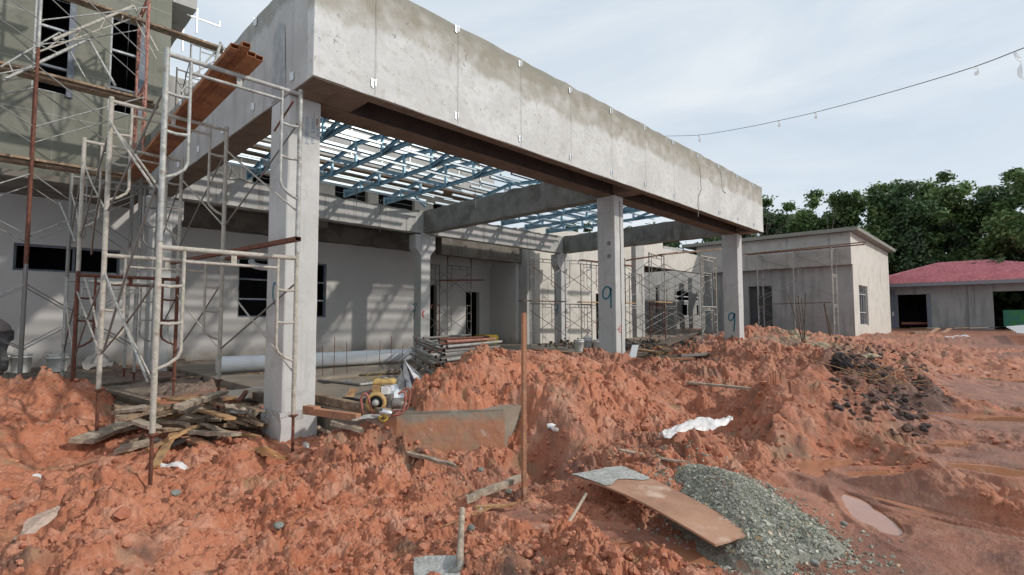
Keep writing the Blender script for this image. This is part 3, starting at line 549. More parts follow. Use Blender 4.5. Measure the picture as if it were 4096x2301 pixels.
# cast cone marks and the conduit chase of the middle column
mb=MB()
for z,y in ((3.06,6.1),(2.78,6.1)): mb.lathe((9.358,y,z),[(0,0),(.045,0),(.05,-.004),(.05,.01)],14,(1,0,0))
obj('form_hole',mb,MT['slab_edge'],CO[1])
mb=MB(); pts=[(9.565+.006*math.sin(z*9),5.948,z) for z in np.arange(.5,4.1,.12)]; obj('conduit_chase',stroke(pts,(0,-1,0),.022,.004),MT['void'],CO[1])
mb=MB(); mb.lathe((2.60,5.972,2.93),[(0,-.004),(.016,-.006),(.017,-.004),(.055,-.004),(.062,.004)],18,(0,-1,0)); obj('form_hole',mb,MT['slab_edge'],CO[0])
# spray-painted and chalked numbers
def wr(col,strokes,plane,val,nrm,mt,wd): 
    for s_ in strokes:
        P=[(PX if plane=='x' else PY)(a,b_,val) for a,b_ in s_]; obj('painted_number',stroke(smooth(P),nrm,wd),MT[mt],col)
wr(CO[1],[[(1536,732),(1533,724),(1525,722),(1518,730),(1517,745),(1522,752),(1530,749),(1535,738),(1537,725),(1537,750),(1537,776)]],'x',9.352,(-1,0,0),'teal',.034)
wr(CO[2],[[(1847,795),(1845,789),(1838,788),(1833,795),(1834,804),(1840,806),(1846,798),(1848,789),(1848,810),(1846,834)]],'x',16.392,(-1,0,0),'teal',.042)
wr(CO[0],[[(696,716),(691,712),(687,722),(686,742),(689,760),(694,764),(699,745),(698,714)],[(697,740),(697,780),(694,830)]],'x',2.412,(-1,0,0),'teal',.022)
wr(CO[4],[[(1037,768),(1041,766),(1048,764),(1046,772),(1043,786),(1040,803)],[(1037,783),(1047,781)]],'x',9.362,(-1,0,0),'teal',.028)
wr(CO[5],[[(1394,769),(1404,768),(1402,778),(1398,794)],[(1394,780),(1403,779)]],'x',16.272,(-1,0,0),'teal',.045)
wr(CO[1],[[(1566,820),(1560,820),(1557,826),(1559,834),(1565,838)],[(1553,829),(1564,827)]],'y',5.944,(0,-1,0),'redspray',.014)
wr(CO[4],[[(1068,782),(1064,787),(1064,794),(1067,799)]],'y',12.892,(0,-1,0),'redspray',.045)
wr(CO[5],[[(1421,818),(1426,818)],[(1422,817),(1422,830)],[(1422,824),(1426,824)]],'y',12.892,(0,-1,0),'redspray',.03)
# crayon figures turned on their side, and the delivery label, high on the near column
GL={'0':[[(0,0),(1,0),(1,2),(0,2),(0,0)]],'1':[[(.5,0),(.5,2)]],'2':[[(0,2),(1,2),(1,1),(0,0),(1,0)]],'3':[[(0,2),(1,2),(.4,1),(1,.5),(0,0)]],'4':[[(.7,0),(.7,2),(0,.7),(1,.7)]],'5':[[(1,2),(0,2),(0,1.1),(1,1),(1,0),(0,0)]],'6':[[(1,2),(0,1),(0,0),(1,0),(1,1),(0,1)]],'7':[[(0,2),(1,2),(.4,0)]],'8':[[(0,0),(1,0),(0,2),(1,2),(0,0)]],'C':[[(1,2),(0,1.6),(0,.4),(1,0)]],'B':[[(0,0),(0,2),(1,1.6),(0,1),(1,.5),(0,0)]],'G':[[(1,2),(0,1.5),(0,.2),(1,0),(1,.9),(.5,.9)]],'S':[[(1,2),(0,1.6),(1,.6),(0,0)]],'-':[[(0,1),(.8,1)]],'(':[[(.7,2.2),(.3,1),(.7,-.2)]],')':[[(.3,2.2),(.7,1),(.3,-.2)]],'o':[[(0,0),(1,0),(1,1),(0,1),(0,0)]],' ':[],'K':[[(0,0),(0,2)],[(1,2),(0,1),(1,0)]],'E':[[(1,2),(0,2),(0,0),(1,0)],[(0,1),(.8,1)]]}
mb=MB()
for j,(tx,x0,z0) in enumerate((('2S-10-SK1',2.555,3.86),('4C071002-C',2.625,3.88),('CG0E5 (o)',2.70,3.87),('BE44',2.762,3.80))):
    s_=.020; z=z0
    for ch in tx:
        for st in GL.get(ch,[]):
            if len(st)>1: q_=stroke([(x0+v*s_*.95,5.966,z-u*s_*1.05) for u,v in st],(0,-1,0),.006,.002); mb.add(q_.v,q_.f)
        z-=s_*1.75
obj('crayon_writing',mb,MT['bluepen'],CO[0])
mb=MB(); mb.box(2.735,2.80,5.9615,5.9640,3.79,3.96); st_=obj('sticker',mb,MT['sticker'],CO[0])
mb=MB()
for k in range(7): mb.box(2.748,2.775,5.9600,5.9610,3.805+k*.013,3.813+k*.013)
for k in range(3): mb.box(2.782,2.788,5.9600,5.9610,3.83+k*.04,3.85+k*.04)
obj('print',mb,MT['stickerink'],st_)
# fixing clips and the scored lines between them
def clip(x,y,z,front=True):
    mb=MB(); s_=.026
    if front: mb.prism([(x-s_,y-.006,z+.05),(x-s_,y-.006,z-.035),(x,y-.006,z-.055),(x+s_*.7,y-.006,z-.035),(x+s_*.7,y-.006,z+.05)],(0,.005,0)); mb.box(x+s_*.7,x+s_*.7+.006,y-.03,y-.001,z-.035,z+.05); mb.lathe((x-.012,y-.007,z),[(0,.004),(.008,.003),(.008,0)],8,(0,-1,0))
    else: mb.box(x-.006,x-.001,y-s_,y+s_,z-.05,z+.05); mb.box(x-.03,x-.006,y+s_-.006,y+s_,z-.05,z+.05)
    return mb
mbl=MB()
for i in range(11):
    x=3.14+i*1.283
    for z in (4.24,5.44): obj('fixing_clip',clip(x,5.314,z+random.uniform(-.02,.02)),MT['alu'],PT)
    obj('scored_line',stroke([(x+.03+.004*random.uniform(-1,1),5.311,z) for z in np.arange(4.12,5.50,.1)],(0,-1,0),.0045,.002),MT['slab_edge'],PT)
for i in range(6):
    y=5.83+i*1.22
    for z in (4.26,5.42): obj('fixing_clip',clip(2.402,y,z,False),MT['alu'],PT)
    obj('scored_line',stroke([(2.399,y+.03,z) for z in np.arange(4.12,5.48,.1)],(-1,0,0),.0045,.002),MT['slab_edge'],PT)
# cracks and patch repair
def crack(pts,mt='void',wd=.012):
    return stroke(smooth([PY(a,b_,5.312) for a,b_ in pts],3),(0,-1,0),wd,.002)
mb=MB(); 
for pts in ([(1761,420),(1762,438),(1764,470),(1764,478),(1757,497),(1758,520),(1756,545)],[(1812,430),(1815,450),(1818,478),(1826,486)]): q_=crack(pts,wd=.02); mb.add(q_.v,q_.f)
obj('crack',mb,MT['slab_edge'],PT)
mb=MB(); mb.add([(2.403,6.02,4.12),(2.403,6.46,4.12),(2.403,6.44,4.95),(2.403,6.30,5.10),(2.403,6.10,4.98)],[(0,1,2,3,4)]); obj('repair_patch',mb,mat('grey_mortar_patch',(.29,.295,.30),.9,noise=[((.38,.385,.39),5,.45,.6)],bump=.6,bscale=12),PT)
# ------------------------------------------------------------------ steel roof frame
RF=thing('roof_frame',(2.9,13.0,4.80),'blue galvanised steel roof trusses with bright purlins, still without covering, inside the portico','roof frame')
ys=[13.06,12.2,11.3,10.2,9.13,8.05,7.2,6.34]; hs=[.13,.24,.36,.50,.36,.25,.18,.13]
def csec(mb,p,q_,wd,ht,nrm): # lipped channel: web and two flanges
    p=Vector(p);q_=Vector(q_);d=(q_-p).normalized();nrm=Vector(nrm);u=nrm.cross(d).normalized()
    mb.bar(p,q_,.006,ht,up=u); 
    for s_ in (-1,1): mb.bar(p+u*s_*ht/2+nrm*wd/2,q_+u*s_*ht/2+nrm*wd/2,wd,.006,up=u)
    return mb
xs=[3.12,4.39,5.66,6.92,8.19]+[10.55,11.82,13.08,14.35,15.6]
ZB=4.86
for x in xs:
    mb=MB(); csec(mb,(x,6.3,ZB),(x,13.12,ZB),.045,.09,(-1,0,0)); csec(mb,(x,13.1,ZB+.08),(x,10.2,ZB+.47),.045,.085,(-1,0,0)); csec(mb,(x,6.3,ZB+.08),(x,10.2,ZB+.47),.045,.085,(-1,0,0))
    t_=obj('truss',mb,MT['truss'],RF)
    mb=MB()
    for y,h in zip(ys,hs): mb.box(x-.055,x-.012,y-.035,y+.035,ZB-.04,ZB+h+.03)
    for i in range(3):
        a=(x-.03,ys[i],ZB+hs[i]);b_=(x-.03,ys[i+1],ZB); csec(mb,a,b_,.04,.075,(-1,0,0))
        a=(x-.03,ys[7-i],ZB+hs[7-i]);b_=(x-.03,ys[6-i],ZB); csec(mb,a,b_,.04,.075,(-1,0,0))
    obj('web',mb,MT['truss'],t_)
def purl(x0,x1,y,z):
    mb=MB(); mb.box(x0,x1,y-.03,y+.03,z+.035,z+.04); mb.box(x0,x1,y-.034,y-.030,z-.02,z+.04); mb.box(x0,x1,y+.030,y+.034,z-.02,z+.04); mb.box(x0,x1,y-.052,y-.034,z-.02,z-.015); mb.box(x0,x1,y+.034,y+.052,z-.02,z-.015); return mb
for x0,x1 in ((2.82,9.44),(9.80,16.42)):
    for y in np.arange(6.5,13.1,.42):
        h=.13+(.37*(13.06-y)/2.86 if y>10.2 else .37*(y-6.34)/3.86)
        obj('purlin',purl(x0,x1,float(y),ZB+h+.06),MT['purlin'],RF)
    for y in (7.0,7.9,8.8,9.7,10.6,11.5,12.4): 
        mb=MB(); mb.box(x0,x1,y-.02,y+.02,ZB+.047,ZB+.085); obj('tie_batten',mb,MT['purlin'],RF)
mb=MB(); csec(mb,(8.19,12.0,ZB+.25),(9.40,12.75,ZB+.02),.04,.07,(0,0,1)); csec(mb,(8.9,9.6,ZB+.4),(9.42,8.9,ZB),.04,.07,(0,0,1)); obj('brace',mb,MT['truss'],RF)
for x,y in ((6.6,11.9),(8.9,9.9),(7.9,12.88),(12.0,12.88)):
    mb=MB(); mb.tube([(x,y,ZB),(x+.01,y,3.95 if y>12.5 else 4.35)],.008,6); obj('hanger_rod',mb,MT['galv_dark'],RF)
# ------------------------------------------------------------------ main building, left and behind
MBD=thing('main_building',(2.7,14.9,.3),'unfinished building behind the portico, wet dark upper storey over a pale skimmed ground floor','building')
# ground floor wall with strip window and larger window
obj('wall',wallgrid(1,15.0,15.22,-9,11.3,.0,4.3,[(.44,2.25,2.49,3.07),(4.85,7.36,1.49,3.13)]),MT['white_wall'],MBD)
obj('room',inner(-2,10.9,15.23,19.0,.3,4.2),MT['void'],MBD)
def window(parent,axis,c_,a0,a1,z0,z1,vb=(),hb=(),mt='frame_dk',t=.045,glass=True,dp=.06,name='window'):
    mb=MB(); 
    def bx(a,b_,za,zb,dd=0): 
        if axis==1: mb.box(a,b_,c_-dd,c_+dp,za,zb)
        else: mb.box(c_-dd,c_+dp,a,b_,za,zb)
    bx(a0+.001,a0+t,z0+.001,z1-.001); bx(a1-t,a1-.001,z0+.001,z1-.001); bx(a0+t+.001,a1-t-.001,z0+.001,z0+t); bx(a0+t+.001,a1-t-.001,z1-t,z1-.001)
    for v in vb: bx(v-t/2,v+t/2,z0+t+.001,z1-t-.001,-.002)
    for h in hb: bx(a0+t+.001,a1-t-.001,h-t/2,h+t/2,.004)
    return obj(name,mb,MT[mt],parent)
window(MBD,1,15.08,.44,2.25,2.49,3.07,vb=(1.42,))
wd=window(MBD,1,15.08,4.85,7.36,1.49,3.13,vb=(5.95,6.9),hb=(2.55,2.0))
mb=MB(); mb.tube(smooth([(5.15,14.97,3.05),(5.2,14.85,2.92),(5.6,14.8,2.88),(6.3,14.9,2.95)]),.09,14); obj('vent_pipe',mb,MT['pvc'],MBD)
# soffit and rear beam over the corridor
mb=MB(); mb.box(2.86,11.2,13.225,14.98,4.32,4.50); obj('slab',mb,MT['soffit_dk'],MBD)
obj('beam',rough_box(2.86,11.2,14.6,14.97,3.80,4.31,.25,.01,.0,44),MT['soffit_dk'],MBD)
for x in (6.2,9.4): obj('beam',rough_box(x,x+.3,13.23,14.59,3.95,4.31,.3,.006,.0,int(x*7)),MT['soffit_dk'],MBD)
# upper storey
obj('upper_wall',wallgrid(1,13.22,13.42,-9,2.42,4.22,12,[(.50,1.05,5.88,8.3),(1.66,2.20,5.78,7.86)]),MT['dark_wall'],MBD)
mb=MB(); mb.box(2.422,2.72,13.22,13.42,5.51,12); mb.box(2.52,2.72,13.421,17.0,5.0,12); obj('corner_wall',mb,MT['dark_wall'],MBD)
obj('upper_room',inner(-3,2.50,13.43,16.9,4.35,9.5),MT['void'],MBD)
mb=MB(); mb.box(-9,2.40,13.10,13.7,4.10,4.215); mb.box(-9,2.4,13.7,14.99,4.1,4.3); obj('floor_edge_beam',mb,MT['soffit_dk'],MBD)
window(MBD,1,13.30,.50,1.05,5.88,8.3,hb=(6.42,7.20),mt='frame_lt',t=.04); window(MBD,1,13.30,1.66,2.20,5.78,7.86,hb=(6.32,7.12),mt='frame_lt',t=.04)
mb=MB(); mb.box(1.00,1.10,13.17,13.215,5.84,8.3); mb.box(2.15,2.26,13.17,13.215,5.76,7.86); obj('window_reveal',mb,MT['frame_dk'],MBD)
obj('canopy_slab',rough_box(2.73,3.2,13.2,19.5,8.60,9.6,.4,.006,.0,55),MT['plain_wall'],MBD)
mb=MB(); mb.box(2.73,3.2,16.0,16.3,6.0,8.59); obj('canopy_wall',mb,MT['void'],MBD)
for i,y in enumerate((13.4,14.6,15.9,17.3)):
    mb=MB(); mb.box(3.05,3.75,y-.015,y+.015,8.50,8.53); mb.box(3.72,3.75,y-.02,y+.02,8.53,8.64); mb.box(3.24,3.27,y-.02,y+.02,8.15,8.75); obj('gutter_bracket',mb,MT['alu'],MBD)
# rear upper storey seen through the trusses
obj('rear_fascia',rough_box(2.9,16.5,17.0,17.2,7.2,8.45,.5,.006,.03,61),MT['plain_wall'],MBD)
mb=MB(); mb.box(2.9,16.5,17.21,18.6,7.0,7.2); obj('slab',mb,MT['soffit'],MBD)
obj('rear_wall',wallgrid(1,18.4,18.6,2.9,16.5,4.2,7.0,[(6.3,7.6,5.2,6.5),(9.3,10.7,5.3,6.75),(11.2,13.0,5.3,6.7),(14.0,15.4,5.3,6.7)]),MT['cream_wall'],MBD)
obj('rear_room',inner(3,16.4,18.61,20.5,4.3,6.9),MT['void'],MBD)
mb=MB(); mb.box(2.9,16.5,15.23,18.39,4.31,4.45); obj('terrace_slab',mb,MT['floor'],MBD)
for i in range(8):
    x=6.6+i*1.28; mb=MB(); mb.box(x,x+.05,16.97,16.995,7.3,8.5); obj('gutter_bracket',mb,MT['alu'],MBD)
# recess with two doors, right return wall, sunlit wall
DW=15.95
obj('recess_wall',wallgrid(1,DW,DW+.2,11.3,15.2,.2,5.2,[(11.6,12.35,.2,2.75),(PY(1172,760,DW).x,PY(1206,760,DW).x,.2,2.55)]),MT['white_wall'],MBD)
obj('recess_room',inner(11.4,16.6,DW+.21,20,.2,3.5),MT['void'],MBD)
for q_ in ((11.12,11.3,15.23),(15.2,15.4,14.4)): mb=MB(); mb.box(q_[0],q_[1],q_[2],DW-.002,.2,5.2); obj('return_wall',mb,MT['white_wall'],MBD)
obj('pier',rough_box(15.42,15.92,14.0,14.6,.2,5.2,.5,.003,0,9),MT['plain_wall'],MBD)
x0,x1=PY(1499,760,14.02).x,PY(1540,760,14.02).x
obj('lit_wall',wallgrid(1,14.02,14.24,15.93,23.6,.2,5.4,[(x0,x1,.0,2.62)]),MT['cream_wall'],MBD)
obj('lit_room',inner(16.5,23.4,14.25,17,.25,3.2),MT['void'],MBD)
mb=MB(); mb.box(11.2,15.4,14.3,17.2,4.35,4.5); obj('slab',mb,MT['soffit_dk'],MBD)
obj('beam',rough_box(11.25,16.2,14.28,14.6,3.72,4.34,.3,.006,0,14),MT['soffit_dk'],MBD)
# ------------------------------------------------------------------ porch wing in the middle distance
WG=thing('porch_wing',(27,14.6,.4),'pale rendered wing with deep band beam over a shaded porch, behind the crowded scaffold','building')
YB=14.6
xa=PY(1600,700,YB).x; xb=PY(1634,700,YB).x
obj('column',rough_box(xa,xa+.9,YB,YB+.6,.2,6.2,.5,.004,0,3),MT['plain_wall'],WG)
obj('beam',rough_box(xa+.91,34.0,YB,YB+.3,4.42,5.62,.4,.006,.03,4),MT['cream_wall'],WG)
mb=MB(); mb.box(xa+.91,36,YB+.31,21,5.0,5.2); obj('slab',mb,MT['soffit'],WG)
obj('parapet',rough_box(30.6,36.5,YB+1.2,YB+1.5,5.3,6.15,.5,.01,.04,7),MT['plain_wall'],WG)
obj('parapet',rough_box(24.0,30.5,YB+1.2,YB+1.5,5.3,6.6,.5,.01,.05,6),MT['cream_wall'],WG)
zf=.35; p0=PZ(1700,838,zf); YR=21.0
def wx(a): return PY(a,760,YR).x
def wz(b_): return PY(1700,b_,YR).z
obj('rear_wall',wallgrid(1,YR,YR+.2,23.6,60,.0,6.2,[(wx(1716),wx(1760),wz(797),wz(762)),(wx(1698),wx(1758),wz(757),wz(728)),(wx(1650),wx(1657),wz(792),wz(727)),(wx(1594),wx(1612),.0,wz(754)),(wx(1786),wx(1796),wz(792),wz(727))]),MT['grey_render'],WG)
obj('rear_room',inner(24,59,YR+.21,YR+4,.0,6.1),MT['void'],WG)
window(WG,1,YR+.05,wx(1716),wx(1760),wz(797),wz(762),vb=(wx(1731),wx(1746)),mt='frame_lt',t=.12)
window(WG,1,YR+.05,wx(1698),wx(1758),wz(757),wz(728),vb=(wx(1718),wx(1738)),hb=(wz(745),),mt='frame_lt',t=.1)
obj('side_wall',rough_box(23.6,23.9,14.25,20.95,.2,6.0,1,.003,0,8),MT['grey_render'],WG)
obj('pier',rough_box(PY(1741,700,20).x,PY(1751,700,20).x,20,20.4,.2,5.0,.6,.003,0,8),MT['grey_render'],WG)
# ------------------------------------------------------------------ right-hand flat-roofed building
RB=thing('flat_roofed_building',(34.4,6.15,.4),'flat-roofed grey rendered building with overhanging roof slab and barred window in its end wall','building')
XF=34.0; YC=6.15
obj('upper_band',rough_box(XF,XF+.35,YC,15.1,4.46,6.30,.6,.004,0,2),MT['plain_wall'],RB)
hx=[PX(a,780,XF+.36).y for a in (1884,1943)]
obj('wall',wallgrid(0,XF+.36,XF+.6,YC+.005,15.0,.0,4.45,[(hx[1],hx[0],.2,3.45)]),MT['grey_render'],RB)
mb=MB(); mb.box(XF+.36,XF+.6,YC+.005,15.0,4.455,6.3); obj('wall_head',mb,MT['grey_render'],RB)
wx0,wx1=36.3,38.6
obj('end_wall',wallgrid(1,YC-.0,YC+.22,XF+.605,47.0,.0,6.30,[(35.85,38.25,1.0,3.38)]),MT['cream_wall'],RB)
mb=MB(); mb.box(XF+.36,XF+.604,YC-.001,YC+.004,.0,4.455); obj('end_wall_edge',mb,MT['cream_wall'],RB)
obj('band_end',rough_box(XF,XF+.604,YC-.02,YC-.002,4.46,6.30,.6,.0,0,2),MT['cream_wall'],RB)
obj('room',inner(XF+.7,46,YC+.3,14,.3,5.0),MT['void'],RB)
window(RB,1,YC+.08,35.85,38.25,1.0,3.38,vb=(36.45,37.05,37.65),hb=(1.75,2.85),mt='frame_lt',t=.045)
mb=MB(); mb.box(38.25,38.42,YC-.03,YC-.002,.95,3.4); obj('window_reveal',mb,MT['frame_lt'],RB)
mb=rough_box(XF-.35,47.2,YC-.45,16,6.31,6.53,.8,.01,.01,19); obj('roof_slab',mb,MT['slab_edge'],RB,bevel=.01)
# ------------------------------------------------------------------ red-roofed house
HX=52.0; y0,y1=8.0,-6.5
HS=thing('red_roofed_house',(HX,2,.5),'low grey house with pink-red tiled hip roof, dark gutter and two wide openings, far right','house')
hy=lambda a,b_: PX(a,b_,HX).y
hz=lambda b_,a=2400: PX(a,b_,HX).z
obj('wall',wallgrid(0,HX,HX+.25,y1,y0,.2,hz(718),[(hy(2332,780),hy(2259,780),.2,hz(741,2300)),(y1+1.5,hy(2500,780),.2,hz(733,2520))]),MT['grey_render'],HS)
mb=MB()
mb.box(HX+.26,HX+8,y0-.2,y0,.2,3.9); mb.box(HX+.26,HX+8,y1,y1+.2,.2,3.9); mb.box(HX+8.0,HX+8.2,y1,y0,.2,3.9); mb.box(HX+.26,HX+8,y1,y0,.0,.45); mb.box(HX+.26,HX+8,y1,y0,4.0,4.1); obj('room',mb,MT['void'],HS)
mb=MB(); mb.box(HX-.12,HX-.001,hy(2452,780),hy(2438,780),.2,hz(720)); obj('pilaster',mb,MT['grey_render'],HS)
za=hz(714); 
mb=MB(); mb.box(HX-.9,HX-.55,y1-.8,y0+.8,za-.14,za+.12); mb.box(HX-.55,HX+.2,y1-.8,y0+.8,za-.14,za-.08); obj('gutter',mb,MT['gutter'],HS)
# pantile roof: real corrugated courses
ridge=5.75+.25; xr=HX+4.2; ez=za+.12; ex=HX-.85
pa=PX(2360,670,xr); pb=PX(2487,652,xr); zr=(pa.z+pb.z)/2
def rooftiles():
    mb=MB(); ncr=17; dy=.09
    ya,yb=pa.y,pb.y; ey0,ey1=y0+.8,y1-.8
    def rows(side):
        for k in range(ncr):
            for part in (0,1):
                pass
    for k in range(ncr):
        t0,t1=k/ncr,(k+1)/ncr
        xA,xB=ex+(xr-ex)*t0,ex+(xr-ex)*t1; zA,zB=ez+(zr-ez)*t0+.09,ez+(zr-ez)*t1
        lo=ey1+(yb-ey1)*t0; hi=ey0+(ya-ey0)*t0; m_=int((hi-lo)/dy)
        A=[];B=[];Cc=[]
        for i in range(m_+1):
            y=lo+(hi-lo)*i/m_; wv=.055*abs(math.sin(y*PI/.42))
            yy=min(max(y,ey1+(yb-ey1)*t1),ey0+(ya-ey0)*t1)
            A.append((xA,y,zA+wv));B.append((xB,yy,zB+wv));Cc.append((xA+.005,y,zA-.10+wv*.5))
        n_=len(A); mb.add(A+B+Cc,[(i,i+1,n_+i+1,n_+i) for i in range(n_-1)]+[(2*n_+i,2*n_+i+1,i+1,i) for i in range(n_-1)])
    # side hips and back plane
    xb_=2*xr-ex
    mb.add([(ex,ey0,ez),(xb_,ey0,ez),(xr,ya,zr)],[(0,1,2)]); mb.add([(ex,ey1,ez),(xb_,ey1,ez),(xr,yb,zr)],[(0,2,1)]); mb.add([(xb_,ey0,ez),(xb_,ey1,ez),(xr,yb,zr),(xr,ya,zr)],[(0,1,2,3)])
    return mb,ya,yb,ey0,ey1
mbr,ya,yb,ey0,ey1=rooftiles(); obj('roof',mbr,MT['tile'],HS)
mb=MB()
def caps(a,b_):
    a=Vector(a);b_=Vector(b_);n_=int((b_-a).length/.4)
    for i in range(n_): p=a.lerp(b_,i/n_);q_=a.lerp(b_,(i+1.05)/n_); mb.tube([p+Vector((0,0,.03)),q_+Vector((0,0,.03))],.13,8,r2=.10)
caps((xr,yb,zr),(xr,ya,zr)); caps((ex,ey0,ez),(xr,ya,zr)); caps((ex,ey1,ez),(xr,yb,zr)); obj('ridge_caps',mb,MT['tile'],HS)
# louvred door leaves of the left opening
a_=hy(2259,780); mb=MB(); mb.box(HX-.10,HX-.05,a_-.0,a_+.75,.5,hz(741,2300)); 
for k in range(14): mb.box(HX-.13,HX-.101,a_+.1,a_+.65,1.9+k*.13,1.97+k*.13)
dl=obj('door_leaf',mb,MT['frame_dk'],HS); a2=hy(2332,780); mb=MB(); mb.box(HX-.10,HX-.05,a2-.25,a2+.0,.5,hz(741,2300)); obj('door_leaf',mb,MT['frame_dk'],HS)
mb=MB(); mb.box(HX-.16,HX-.13,a_+.25,a_+.4,1.55,1.9); obj('label_plate',mb,MT['sticker'],dl)
# ------------------------------------------------------------------ scaffolding
def frame_mb(a,b_,z0,z1,r=.021,n=8,inner_=True,tilt=0):
    """walk-through frame: two posts, top bar, bent inner ladders with rungs"""
    a=Vector((a[0],a[1],0));b_=Vector((b_[0],b_[1],0));u=(b_-a).normalized(); Z=lambda p,z: Vector((p.x,p.y,z)); mb=MB(); H=z1-z0
    for p in (a,b_): mb.tube([Z(p,z0),Z(p,z1)],r,n)
    mb.tube([Z(a,z1-.05),Z(b_,z1-.05)],r*.95,n)
    if inner_:
        ia,ib=a+u*.20,b_-u*.20; ri=r*.62
        for p,q_ in ((ia,a),(ib,b_)):
            mb.tube([Z(p,z1-.05),Z(p,z0+H*.42),Z(p.lerp(q_,.12),z0+H*.385),Z(p.lerp(q_,.5),z0+H*.35),Z(q_,z0+H*.325)],ri,6)
            for h in (.77,.57): mb.tube([Z(p,z0+H*h),Z(p.lerp(q_,.5),z0+H*h-.012),Z(q_,z0+H*h)],ri*1.0,6)
        mb.tube([Z(ia,z1-.17),Z(ib,z1-.17)],ri,6); m_=(ia+ib)/2; mb.bar(Z(m_,z1-.06),Z(m_,z1-.17),.05,.008,up=(0,1,0))
    for p,s_ in ((a,1),(b_,-1)):
        for h in (.82,.25): mb.tube([Z(p,z0+H*h),Z(p,z0+H*h)+Vector((-u.y*.05,u.x*.05,0))],.006,5)
    return mb
def jack_mb(p,z0,z1,plate=True):
    mb=MB(); mb.tube([(p[0],p[1],z0),(p[0],p[1],z1+.05)],.0165,8)
    for k in range(int((z1-z0)/.012)): 
        if z1-z0<.6: mb.lathe((p[0],p[1],z0+k*.012),[(.0165,0),(.0185,.003),(.0165,.006)],8)
    mb.lathe((p[0],p[1],z1-.03),[(0,0),(.034,0),(.034,.022),(.024,.03),(0,.03)],8); mb.bar((p[0]-.05,p[1],z1-.015),(p[0]+.05,p[1],z1-.015),.016,.016)
    return mb
def brace(a,b_,r=.011,sag=0): 
    mb=MB(); a=Vector(a);b_=Vector(b_); m_=(a+b_)/2+Vector((random.uniform(-.02,.02),random.uniform(-.02,.02),-sag)); mb.tube(smooth([a,m_,b_],3),r,6); return mb
def tower(name,loc,label,lines,group=None,r=.021,bm=('galv','galv_dark'),bracepairs=None,jack=True,gz=None):
    """lines: list of (a_xy,b_xy,[z levels],[materials per lift]); consecutive lines are cross-braced on both sides"""
    t=thing(name,loc,label,'scaffold',group)
    for a,b_,zs,ms in lines:
        for k in range(len(zs)-1): obj('frame',frame_mb(a,b_,zs[k],zs[k+1]-.004,r,8 if r>.02 else 6),MT[ms[k]],t)
        if jack:
            for p in (a,b_):
                g_=(gz if gz is not None else min(GZ(p[0],p[1]),zs[0]-.05)); obj('jack',jack_mb(p,g_-.02,zs[0]),MT['rust'],t)
    for i in range(len(lines)-1):
        A=lines[i];B=lines[i+1]
        for s_ in (0,1):
            for k in range(min(len(A[2]),len(B[2]))-1):
                if bracepairs and (i,s_,k) not in bracepairs: continue
                za0,za1=A[2][k],A[2][k+1];zb0,zb1=B[2][k],B[2][k+1]; pa_,pb_=A[s_],B[s_]
                obj('cross_brace',brace((*pa_,za0+(za1-za0)*.25),(*pb_,zb0+(zb1-zb0)*.82)),MT[bm[0]],t); obj('cross_brace',brace((pa_[0]+.01,pa_[1],za0+(za1-za0)*.82),(pb_[0]+.01,pb_[1],zb0+(zb1-zb0)*.25)),MT[bm[1]],t)
    return t
A0,A1=(1.13,5.62),(2.40,5.60)
tw=tower('scaffold',(1.2,7,.0),'tall walk-through tube scaffold, cement-caked, in front of the near left column',
 [(A0,A1,[.42,2.17,4.02],['galv_mud','galv']),((.97,7.45),(2.22,7.5),[.66,2.24,4.06],['galv_mud','galv_mud']),((.94,9.42),(2.17,9.5),[.52,2.13,4.06],['rust','galv_mud']),((.98,11.2),(2.2,11.2),[.5,2.15,3.9],['galv','galv_dark'])],r=.026,bm=('galv_mud','galv_dark'),
 bracepairs={(0,0,0),(0,0,1),(0,1,0),(0,1,1),(1,0,0),(1,0,1),(1,1,1),(1,1,0),(2,0,0),(2,1,1),(2,0,1),(2,1,0)})
# loose braces hanging or lying in it
for a,b_,m_ in ((PY(275,300,7.3),PY(385,470,5.7),'galv_mud'),(PY(402,440,5.7),PY(262,880,7.4),'galv_dark'),(PY(258,460,7.4),PY(230,640,9.3),'galv_dark'),(PY(265,690,7.4),PY(372,960,5.65),'galv'),(PY(150,510,11),PY(190,610,9.5),'galv'),(PY(214,700,9.3),PY(250,850,7.6),'galv_mud')): obj('loose_brace',brace(a,b_,.0125),MT[m_],tw)
obj('wall_tie',MB().tube([PY(738,255,5.6),PY(690,330,5.9)],.012,6),MT['rust'],tw)
# rusty box sections laid over the top bars
SG='rusty box sections lying on the scaffold'
for k,(q_,lb) in enumerate(((0.0,'rusty steel box section on the scaffold top, nearest the left building'),(.085,'rusty steel box section on the scaffold top, second from the left building'),(.165,'rusty steel box section on the scaffold top, third from the left building'),(.245,'rusty steel box section on the scaffold top, nearest the side beam'))):
    p=Vector((1.62+q_,5.30-.07*(k==1)+.02*k,4.105+.03*(k==1))); e=Vector((1.78+q_*.9,11.6,4.08)); w_,h_=.075,.045; mb=MB(); d=(e-p).normalized(); s_=d.cross(Vector((0,0,1))).normalized(); u=s_.cross(d)
    for (o1,ww,hh) in ((u*h_/2,w_,.004),(-u*h_/2,w_,.004),(s_*w_/2,.004,h_),(-s_*w_/2,.004,h_)): mb.bar(p+o1,e+o1,ww,hh)
    obj('box_section',mb,MT['rust_box'],label=lb,cat='steel tube',group=SG)
